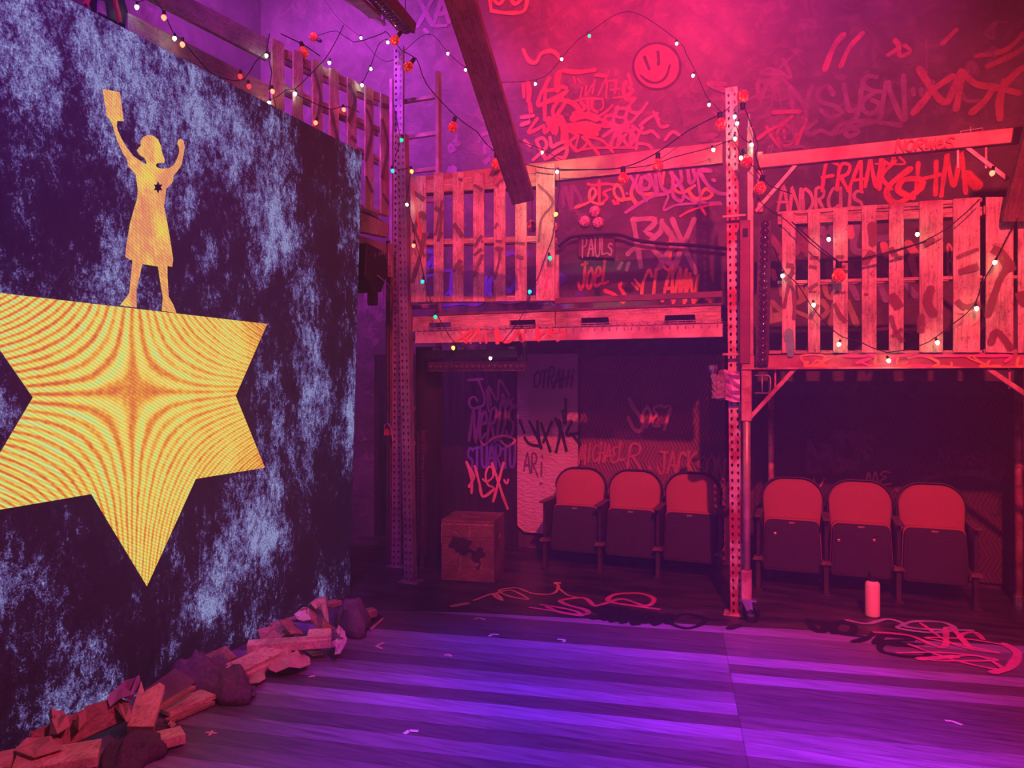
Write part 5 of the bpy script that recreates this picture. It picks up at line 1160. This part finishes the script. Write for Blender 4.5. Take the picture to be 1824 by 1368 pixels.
# one foot-print plane just in front of the screen
def wd(label, u0, v0, z0, u1, v1, z1, w_, t_, m_=None, tilt=0.0, name='wood_offcut', broken=0):
    """board whose axis runs from pixel (u0,v0) at height z0 to (u1,v1) at height z1"""
    a, b = PZ(u0, v0, z0), PZ(u1, v1, z1); d = (b-a).normalized()
    sd_ = d.cross(V((0, 0, 1))).normalized(); sd_ = (Matrix.Rotation(tilt, 3, d) @ sd_)
    n = d.cross(sd_).normalized(); mb = MB(); r = random.Random(int(u0*7+v0))
    if broken:
        L = (b-a).length; e0 = [(-w_/2, 0), (w_/2, 0)]; out = [(0, -w_/2), (0, w_/2)]
        e = []
        for k in range(5): e.append((L*(1-broken*r.random()), w_/2-w_*k/4))
        pts = [a+d*x+sd_*y for x, y in out+e]; mb.prism([p-n*t_/2 for p in pts], n*t_)
        o = mb.build(name, m_ or M_PINE, tri=True)
    else:
        mb.bar(a, b, w_, t_, sd_, w_*r.uniform(.94, 1.04), t_); o = mb.build(name, m_ or M_PINE, bevel=.003)
    return tag(o, label, 'wood')
def scrap(label, pts, z, m_, crumple=.02, name='torn_cardboard', cat='cardboard', lean=0, seed=1):
    """crumpled scrap: pixel outline back-projected at height z (z may rise with `lean` towards the screen)"""
    r = random.Random(seed); c = [PZ(u, v, z) for u, v in pts]; ctr = sum(c, V((0, 0, 0)))/len(c)
    mb = MB(); n = len(c); rings = [(1, .0), (.72, 1), (.4, -.6)]; vs = []
    for k, (s_, q_) in enumerate(rings):
        for i, p in enumerate(c):
            vv = ctr+(p-ctr)*s_; hgt = crumple*(r.random()*1.6-.3)*(1 if k else .6); vs.append(V((vv.x, vv.y, max(.004, z+hgt+lean*(ctr.x-vv.x)))))
    vs.append(V((ctr.x, ctr.y, z+crumple*.6))); F = []
    for k in range(2):
        for i in range(n): j = (i+1) % n; F += [(k*n+i, k*n+j, (k+1)*n+j), (k*n+i, (k+1)*n+j, (k+1)*n+i)]
    for i in range(n): F.append((2*n+i, 2*n+(i+1) % n, 3*n))
    mb.add(vs, F); o0 = len(mb.v); mb.add([v_-V((0, 0, .004)) for v_ in vs], [f[::-1] for f in F])
    for i in range(n): j = (i+1) % n; mb.f.append([i, j, j+o0, i+o0])
    return tag(mb.build(name, m_), label, cat)
def cloth(label, pts, H, m_, seed, name='cloth_heap', fold=.35):
    """heaped cloth: foot-print outline (pixels on the floor), dome with folds"""
    c = [PZ(u, v, 0) for u, v in pts]; c = smooth_path(c+[c[0]], .025)[:-1]; ctr = sum(c, V((0, 0, 0)))/len(c); n = len(c); K = 26; vs = []
    for k in range(K+1):
        s_ = 1-k/K
        for p in c:
            q_ = ctr+(p-ctr)*s_; 
            w_ = mnoise.noise(V((q_.x*5+seed, q_.y*5, seed*.7)))
            rdg = 1-2*abs(mnoise.noise(V(((q_.x+q_.y*.6)*9+seed, (q_.y-q_.x*.5)*4, seed+3.0)))); rd2 = 1-2*abs(mnoise.noise(V((q_.x*21+seed, q_.y*14, seed+8.0))))
            h_ = H*(1-s_**2.6)**.5*(.55+fold*w_+.42*rdg+.12*rd2)+.008*abs(mnoise.noise(V((q_.x*40, q_.y*40, seed))))
            sh = 1+.09*mnoise.noise(V((q_.x*9, q_.y*9, seed+5)))
            vs.append(V((ctr.x+(q_.x-ctr.x)*sh, ctr.y+(q_.y-ctr.y)*sh, max(.002, h_))))
    F = [(k*n+i, k*n+(i+1) % n, (k+1)*n+(i+1) % n, (k+1)*n+i) for k in range(K) for i in range(n)]
    mb = MB(); mb.add(vs, F); mb.f.append([i for i in range(n)][::-1])
    return tag(mb.build(name, m_, smooth=True), label, 'cloth')
# near end (bottom left)
wd('short pale block of pine in the bottom left corner of the debris', -30, 1368, .06, 22, 1358, .06, .16, .05, M_PINE)
wd('long pine board lying at the bottom left, ending under the knitted cloth', 25, 1366, .05, 178, 1340, .05, .15, .05, M_PINE, .1)
wd('long dark board angled up against the screen at the bottom left', 60, 1330, .05, 215, 1262, .12, .13, .03, M_PINED, .9)
scrap('large torn flap of bark-brown cardboard at the bottom left by the screen', [(25, 1345), (48, 1322), (75, 1318), (110, 1316), (112, 1340), (60, 1355)], .08, M_CARD, .03, seed=2)
scrap('torn red cardboard piece standing up left of the twisted scraps', [(86, 1272), (110, 1270), (125, 1283), (125, 1300), (102, 1315), (87, 1305), (92, 1296)], .12, M_CARD, .05, seed=3)
scrap('small curled cardboard strip between the torn red piece and the pale rag', [(130, 1290), (148, 1272), (155, 1285), (140, 1300)], .12, M_CARD, .05, seed=4)
wd('dark stained board lying behind the near debris against the screen', 150, 1275, .10, 205, 1258, .13, .09, .03, M_PINED, .5)
scrap('pale lilac crumpled rag pointing up beside the knotted pine block', [(190, 1250), (222, 1232), (248, 1212), (250, 1225), (240, 1245), (215, 1255), (196, 1256)], .16, mat('lilac_rag', (.55, .35, .55), (.35, .2, .38), .9), .05, 'crumpled_rag', 'cloth', seed=5)
scrap('curled cardboard piece beneath the pale lilac rag', [(200, 1262), (215, 1252), (232, 1256), (234, 1275), (226, 1284), (210, 1272)], .12, M_CARD, .04, seed=6)
wd('knotted pine block standing tilted, split at its top, in the near debris', 250, 1300, .06, 276, 1212, .20, .115, .05, M_PINE2, .15, broken=.35)
cloth('dark ribbed knitted cloth bunched around the near pine board', [(178, 1378), (184, 1350), (210, 1334), (245, 1322), (282, 1322), (300, 1334), (292, 1350), (262, 1362), (240, 1384), (205, 1390)], .10, M_KNIT, 3)
wd('short pale pine end poking out right of the knitted cloth', 262, 1325, .04, 326, 1308, .04, .11, .045, M_PINE)
wd('flat rough board on the floor between the two dark cloths', 290, 1268, .035, 372, 1236, .035, .13, .025, M_PINE, .0)
wd('narrow batten lying under the flat rough board', 298, 1285, .015, 378, 1250, .015, .05, .02, M_PINED)
wd('long thin stick leaning behind the flat rough board', 282, 1262, .08, 345, 1224, .10, .035, .02, M_PINED)
scrap('small chip of pale wood below the flat rough board', [(298, 1290), (306, 1284), (313, 1290), (305, 1297)], .02, M_CARD, .01, 'wood_chip', 'wood', seed=8)
wd('dark plank propped behind the felt cloth by the screen', 275, 1245, .06, 330, 1205, .10, .15, .03, mat('dark_plum_board', (.2, .12, .17)), .4)
cloth('large dark burgundy felt cloth draped over the middle of the debris', [(290, 1232), (318, 1206), (355, 1192), (395, 1192), (432, 1210), (450, 1234), (442, 1256), (396, 1259), (368, 1248), (322, 1242)], .16, M_BURL, 8, fold=.5)
scrap('frayed dark corner of felt at the right tip of the large cloth', [(432, 1222), (455, 1222), (456, 1238), (440, 1244)], .02, M_BURL, .015, 'felt_scrap', 'cloth', seed=9)
wd('square dark board lying behind the large felt cloth', 375, 1180, .10, 412, 1163, .12, .13, .03, M_PINED, .3)
wd('long pine moulding at the middle, running right from the felt cloth', 405, 1200, .07, 495, 1158, .09, .10, .05, M_PINE, .4)
wd('second pine moulding lying in front of the first', 412, 1212, .04, 500, 1172, .05, .07, .04, M_PINE, .2)
scrap('torn cardboard tongue hanging down onto the floor at the middle', [(453, 1176), (468, 1174), (472, 1190), (473, 1208), (462, 1218), (442, 1220), (448, 1200), (452, 1190)], .03, M_CARD, .015, seed=10)
wd('long pale pine beam lying across the top of the far debris pile', 441, 1152, .12, 590, 1142, .12, .075, .055, M_PINE, .1)
wd('broken pine block with dark scribbles at the end of the pine beam', 548, 1136, .14, 592, 1134, .14, .11, .06, M_PINE, .1, broken=.15)
wd('dark plank behind the long pine beam near the screen', 462, 1135, .10, 520, 1120, .12, .12, .03, M_PINED, .4)
wd('thin slat slanting above the dark plank near the screen', 482, 1115, .14, 535, 1100, .16, .045, .02, M_PINED, .2)
wd('square of dark plywood leaning on the far debris pile', 508, 1105, .19, 530, 1130, .12, .13, .015, M_PINED, -.4)
scrap('bright pink crumpled paper on top of the far debris pile', [(524, 1096), (540, 1084), (550, 1088), (554, 1105), (540, 1108), (530, 1106)], .20, M_PAPER, .03, 'crumpled_paper', 'paper', seed=11)
wd('grey-brown board sloping down the far debris pile', 545, 1084, .22, 585, 1124, .12, .10, .02, M_PINED, -.2)
scrap('curved strip of torn card at the top of the far debris pile', [(548, 1080), (562, 1070), (580, 1066), (584, 1085), (586, 1108), (578, 1102), (572, 1085), (560, 1078)], .24, M_CARD, .03, seed=12)
wd('small offcut lying against the screen at the far end of the debris', 585, 1078, .2, 602, 1072, .2, .08, .03, M_PINED)
scrap('crumpled paper bag lying on the floor before the pine beam', [(478, 1190), (490, 1170), (505, 1160), (520, 1155), (535, 1160), (552, 1172), (553, 1182), (535, 1190), (515, 1197), (492, 1196), (480, 1198)], .05, M_CARD, .06, 'paper_bag', 'paper', seed=13)
scrap('white crumpled napkin at the right end of the pine beam', [(585, 1152), (600, 1143), (618, 1140), (617, 1152), (606, 1164), (596, 1166), (598, 1158)], .06, M_PAPER, .04, 'crumpled_paper', 'paper', seed=14)
scrap('frayed pink tissue above the white crumpled napkin', [(598, 1132), (602, 1122), (612, 1128), (617, 1137), (606, 1142)], .08, M_PAPER, .04, 'crumpled_tissue', 'paper', seed=15)
scrap('flat torn card edge sticking out beside the paper bag', [(545, 1160), (575, 1161), (576, 1166), (556, 1168)], .03, M_CARD, .01, seed=16)
cloth('dark felt cloth heaped at the far end of the debris', [(596, 1118), (604, 1100), (628, 1092), (654, 1096), (664, 1108), (655, 1122), (650, 1136), (632, 1138), (610, 1132)], .17, M_BURL, 15, fold=.4)
wd('small split wood block right of the far felt cloth', 652, 1093, .07, 668, 1090, .07, .09, .05, M_PINED)
bk_ = thing('old_book', 'small dark book lying on the planks at the far end of the debris', 'book', tuple(PZ(665, 1115)))
q4 = [PZ(652, 1117), PZ(655, 1106), PZ(682, 1104), PZ(660, 1126)]
a_, b_, c_, d_ = PZ(650, 1112), PZ(668, 1100), PZ(683, 1105), PZ(660, 1125)
MB().prism([p+V((0, 0, .004)) for p in (a_, b_, c_, d_)], (0, 0, .022)).build('pages', M_PAPER, bk_)
MB().prism([p+V((0, 0, .026)) for p in (a_, b_, c_, d_)], (0, 0, .004)).build('cover', mat('dark_book_cover', (.05, .03, .05)), bk_)
MB().prism([p for p in (a_, b_, c_, d_)], (0, 0, .004)).build('cover', mat('dark_book_cover', (.05, .03, .05)), bk_)
# ================================================================== STRING LIGHTS
E_WARM = emit('warm_white_glow', (1, .82, .45), 28); E_WHT = emit('cool_white_glow', (.8, 1, .75), 22)
E_RED = emit('red_bulb_glow', (1, .03, .03), 2.2); E_REDB = emit('bright_red_glow', (1, .08, .04), 9)
E_CYAN = emit('cyan_bulb_glow', (.0, .75, .75), 1.4); E_TEAL = emit('teal_bulb_glow', (.0, .75, .4), 1.4); E_YEL = emit('yellow_bulb_glow', (1, .7, .08), 2.4)
E_FIL = emit('filament_glow', (1, .22, .06), 12)
def bulb(t, p, e, r=.011, name='bulb', down=V((0, 0, -1)), L=2.2):
    b_ = MB().lathe(p-down*r*.2, down, [(r*.55, 0), (r*.95, r*.5), (r, r*1.0), (r*.7, r*1.7), (r*.1, r*L)], 10).build(name, e, t, smooth=True)
    MB().lathe(p-down*r*2.0, down, [(r*.6, 0), (r*.65, r*1.8)], 8).build('socket', M_CORD, b_)
def strand(label, place, pts, cord, sag=.03, r=.011, group=None):
    a = place(*pts[0][:2]); t = thing('string_lights', label, 'lights', tuple(a), group)
    for i, seg in enumerate(cord):
        P = [place(u, v) for u, v in seg]; MB().tube(smooth_path(P, .08), .0035, 5).build('cord', M_CORD, t, smooth=True)
    rr = random.Random(len(pts))
    for u, v, e in pts: bulb(t, place(u, v), e, r*(1.1 if e in (E_WHT, E_WARM) else 1.45), down=V((rr.uniform(-.5, .5), 0, -1)).normalized())
    return t
plc = lambda u, v: PL(u, v, .05)
strand('strand of small white and red bulbs along the left loft above the screen', plc,
  [(244, 10, E_WHT), (292, 28, E_REDB), (311, 66, E_WHT), (325, 76, E_REDB), (428, 133, E_RED), (443, 151, E_RED), (475, 97, E_WHT), (485, 160, E_REDB), (480, 181, E_WARM), (526, 165, E_WHT), (587, 110, E_WHT), (563, 216, E_REDB), (612, 193, E_REDB), (645, 150, E_WHT), (660, 121, E_WHT), (690, 74, E_WARM)],
  [[(225, -20), (244, 5), (270, -5), (292, 22), (308, 58), (325, 72), (370, 125), (400, 140), (434, 142), (455, 110), (475, 92)], [(475, 97), (484, 130), (480, 178), (510, 160), (526, 158), (555, 130), (580, 104), (600, 70), (612, 45)], [(526, 165), (540, 175), (590, 195), (612, 188), (640, 200)], [(645, 148), (660, 118), (675, 78), (690, 70)], [(480, 60), (475, 90)], [(484, 160), (495, 205)]])
pfb = lambda u, v: PY(u, v, 5.40)
strand('strand of coloured bulbs down the left post and across the left slatted pallet', pfb,
  [(716, 247, E_TEAL), (699, 302, E_CYAN), (733, 303, E_YEL), (724, 363, E_WHT), (737, 435, E_REDB), (753, 499, E_CYAN), (775, 562, E_TEAL), (807, 617, E_YEL), (874, 636, E_WHT), (930, 587, E_RED), (944, 517, E_CYAN), (979, 457, E_TEAL), (991, 379, E_YEL), (993, 304, E_WHT)],
  [[(700, 180), (712, 240), (716, 243), (700, 298), (724, 300), (733, 298), (728, 330), (724, 358)], [(724, 363), (735, 400), (740, 431), (748, 460), (755, 493), (765, 530), (778, 558), (795, 590), (812, 612), (840, 622), (872, 632), (895, 610), (925, 570), (938, 545), (948, 514)], [(948, 514), (960, 490), (972, 455), (985, 420), (990, 380), (996, 340), (996, 304)]])
pmid = lambda u, v: PY(u, v, 6.4)
strand('loose strand of tiny white and green bulbs across the upper graffiti wall', pmid,
  [(643, 66, E_WHT), (798, 94, E_WHT), (829, 123, E_WHT), (954, 148, E_WHT), (1000, 104, E_WHT), (1049, 62, E_TEAL), (1205, 76, E_WHT), (1235, 133, E_WHT), (1263, 185, E_WHT), (966, 270, E_WARM)],
  [[(643, 66), (690, 110), (760, 60), (798, 94), (829, 120), (880, 145), (954, 142), (980, 128), (1000, 104), (1025, 75), (1049, 58), (1120, 20), (1205, 70), (1222, 95), (1240, 130), (1258, 170), (1268, 182), (1300, 215)], [(860, 210), (900, 240), (945, 258), (966, 266), (1010, 290)], [(643, 66), (600, 30), (560, -30)]])
strand('strand of warm white bulbs hung around the middle post and upper beam', pfb,
  [(1270, 265, E_WARM), (1338, 256, E_WHT), (1320, 279, E_WARM), (1309, 206, E_WHT), (1314, 218, E_WHT), (1309, 245, E_WHT)],
  [[(993, 304), (1060, 302), (1150, 296), (1200, 280), (1270, 262), (1305, 250), (1320, 276), (1345, 300), (1370, 330), (1410, 345)], [(1309, 206), (1316, 240), (1338, 256)]])
prb = lambda u, v: PY(u, v, 5.36)
strand('strand of warm bulbs looping across the right slatted pallet', prb,
  [(1476, 424, E_WHT), (1394, 489, E_WHT), (1449, 541, E_WARM), (1495, 611, E_WARM), (1582, 640, E_WARM), (1669, 608, E_WARM), (1739, 547, E_WARM), (1773, 465, E_WARM), (1634, 415, E_WARM), (1768, 305, E_REDB)],
  [[(1350, 352), (1365, 370), (1400, 392), (1440, 430), (1492, 466), (1540, 462), (1620, 440), (1690, 405), (1745, 355)], [(1378, 440), (1390, 470), (1400, 488), (1420, 505), (1442, 540), (1470, 575), (1500, 600), (1530, 608), (1580, 628), (1640, 615), (1665, 602), (1700, 575), (1735, 545), (1752, 500), (1770, 470), (1795, 420), (1815, 385)]])
# larger red globe bulbs
M_GLOBE, nt_, bg_ = newmat('red_globe_glass')
fg_ = noise(nt_, coords(nt_), 55, 2, .5, 1.5); rg_ = ramp(nt_, fg_, [(.40, (.3, .0, .005)), (.58, (.75, .015, .01)), (.7, (1, .35, .12))])
nt_.links.new(rg_.outputs[0], bg_.inputs['Emission Color']); bg_.inputs['Emission Strength'].default_value = .8
bg_.inputs['Base Color'].default_value = (.5, .02, .02, 1); bg_.inputs['Roughness'].default_value = .08
def globes(label, place, pts, cord, r=.042):
    t = thing('globe_lights', label, 'lights', tuple(place(*pts[0][:2])))
    for seg in cord: MB().tube(smooth_path([place(u, v) for u, v in seg], .08), .0045, 5).build('cord', M_CORD, t, smooth=True)
    for i, (u, v, dx, dz) in enumerate(pts):
        c = place(u, v); ax = V((dx, 0, dz)).normalized(); prof = [(r*.35, -r*1.35), (r*.5, -r*1.0)]
        prof += [(r*math.sin(a), -r*math.cos(a)) for a in [math.pi*(.22+.78*k/9) for k in range(10)]]
        b_ = MB().lathe(c, ax, prof, 16).build('globe', M_GLOBE, t, smooth=True)
        MB().lathe(c-ax*r*2.2, ax, [(r*.4, 0), (r*.45, r*1.1)], 10).build('socket', M_CORD, b_)
        MB().tube([c-ax*r*.4, c+V((r*.3, -.0, r*.2)), c+ax*r*.5], .0016, 5).build('filament', E_FIL, b_)
globes('string of red globe bulbs above the left loft and ladder', lambda u, v: PY(u, v, 5.75), [(559, 66, -.3, .2), (703, 72, -.6, -.6), (727, 119, -.7, -.7), (806, 227, -.3, -1)],
  [[(559, 66), (600, 55), (630, 75), (680, 60), (690, 58), (715, 90), (742, 105), (760, 150), (810, 205), (850, 235)]])
globes('string of red globe bulbs swagged along the upper beam to the middle post', lambda u, v: PY(u, v, 5.42), [(884, 293, 0, -1), (1110, 319, 0, -1), (1172, 295, 0, -1), (1284, 223, .1, -1), (1323, 171, .0, .2), (1330, 288, .2, -.8), (1354, 336, -.2, -1)],
  [[(850, 235), (884, 272), (960, 298), (1050, 302), (1110, 298), (1165, 275), (1230, 230), (1284, 203), (1300, 190)], [(1323, 185), (1335, 215), (1350, 260), (1345, 275), (1358, 312)]])
globes('single red globe bulb on a black cord before the right slatted pallet', lambda u, v: PY(u, v, 5.33), [(1494, 492, 0, -1)], [[(1410, 395), (1460, 440), (1496, 468)], [(1496, 468), (1560, 455), (1650, 430)]], r=.044)
globes('small red globe bulb tucked behind the pallet above the screen', lambda u, v: PL(u, v, -.15), [(541, 94, .3, -1)], [[(500, 60), (541, 80), (570, 100)]])
# frame legs, top left; the red light on them is put in their colour
t = thing('metal_stand', 'dark stand legs with red-lit edges above the screen at the top left', 'stand', tuple(PL(180, 10)))
MB().prism([PL(158, -10, .0), PL(166, -10, .0), PL(157, 11, .0), PL(153, 6, 0)], (-.02, 0, 0)).build('leg', mat('red_lit_leg_colour', (.8, .08, .08)), t)
MB().prism([PL(203, -10, .0), PL(207, -10, .0), PL(218, 38, .0), (PL(213, 40, 0))], (-.02, 0, 0)).build('leg', mat('red_lit_leg_colour', (.8, .08, .08)), t)
MB().prism([PL(177, 0, .0), PL(186, 2, .0), PL(191, 29, .0), (PL(177, 22, 0))], (-.02, 0, 0)).build('plate', M_STEEL, t)
tag(MB().prism([PL(160, -60, -.05), PL(205, -60, -.05), PL(236, 50, -.05), PL(190, 30, -.05)], (-.1, 0, 0)).build('black_box', M_BLK), 'black box shape behind the red stand legs at the top left', 'box')
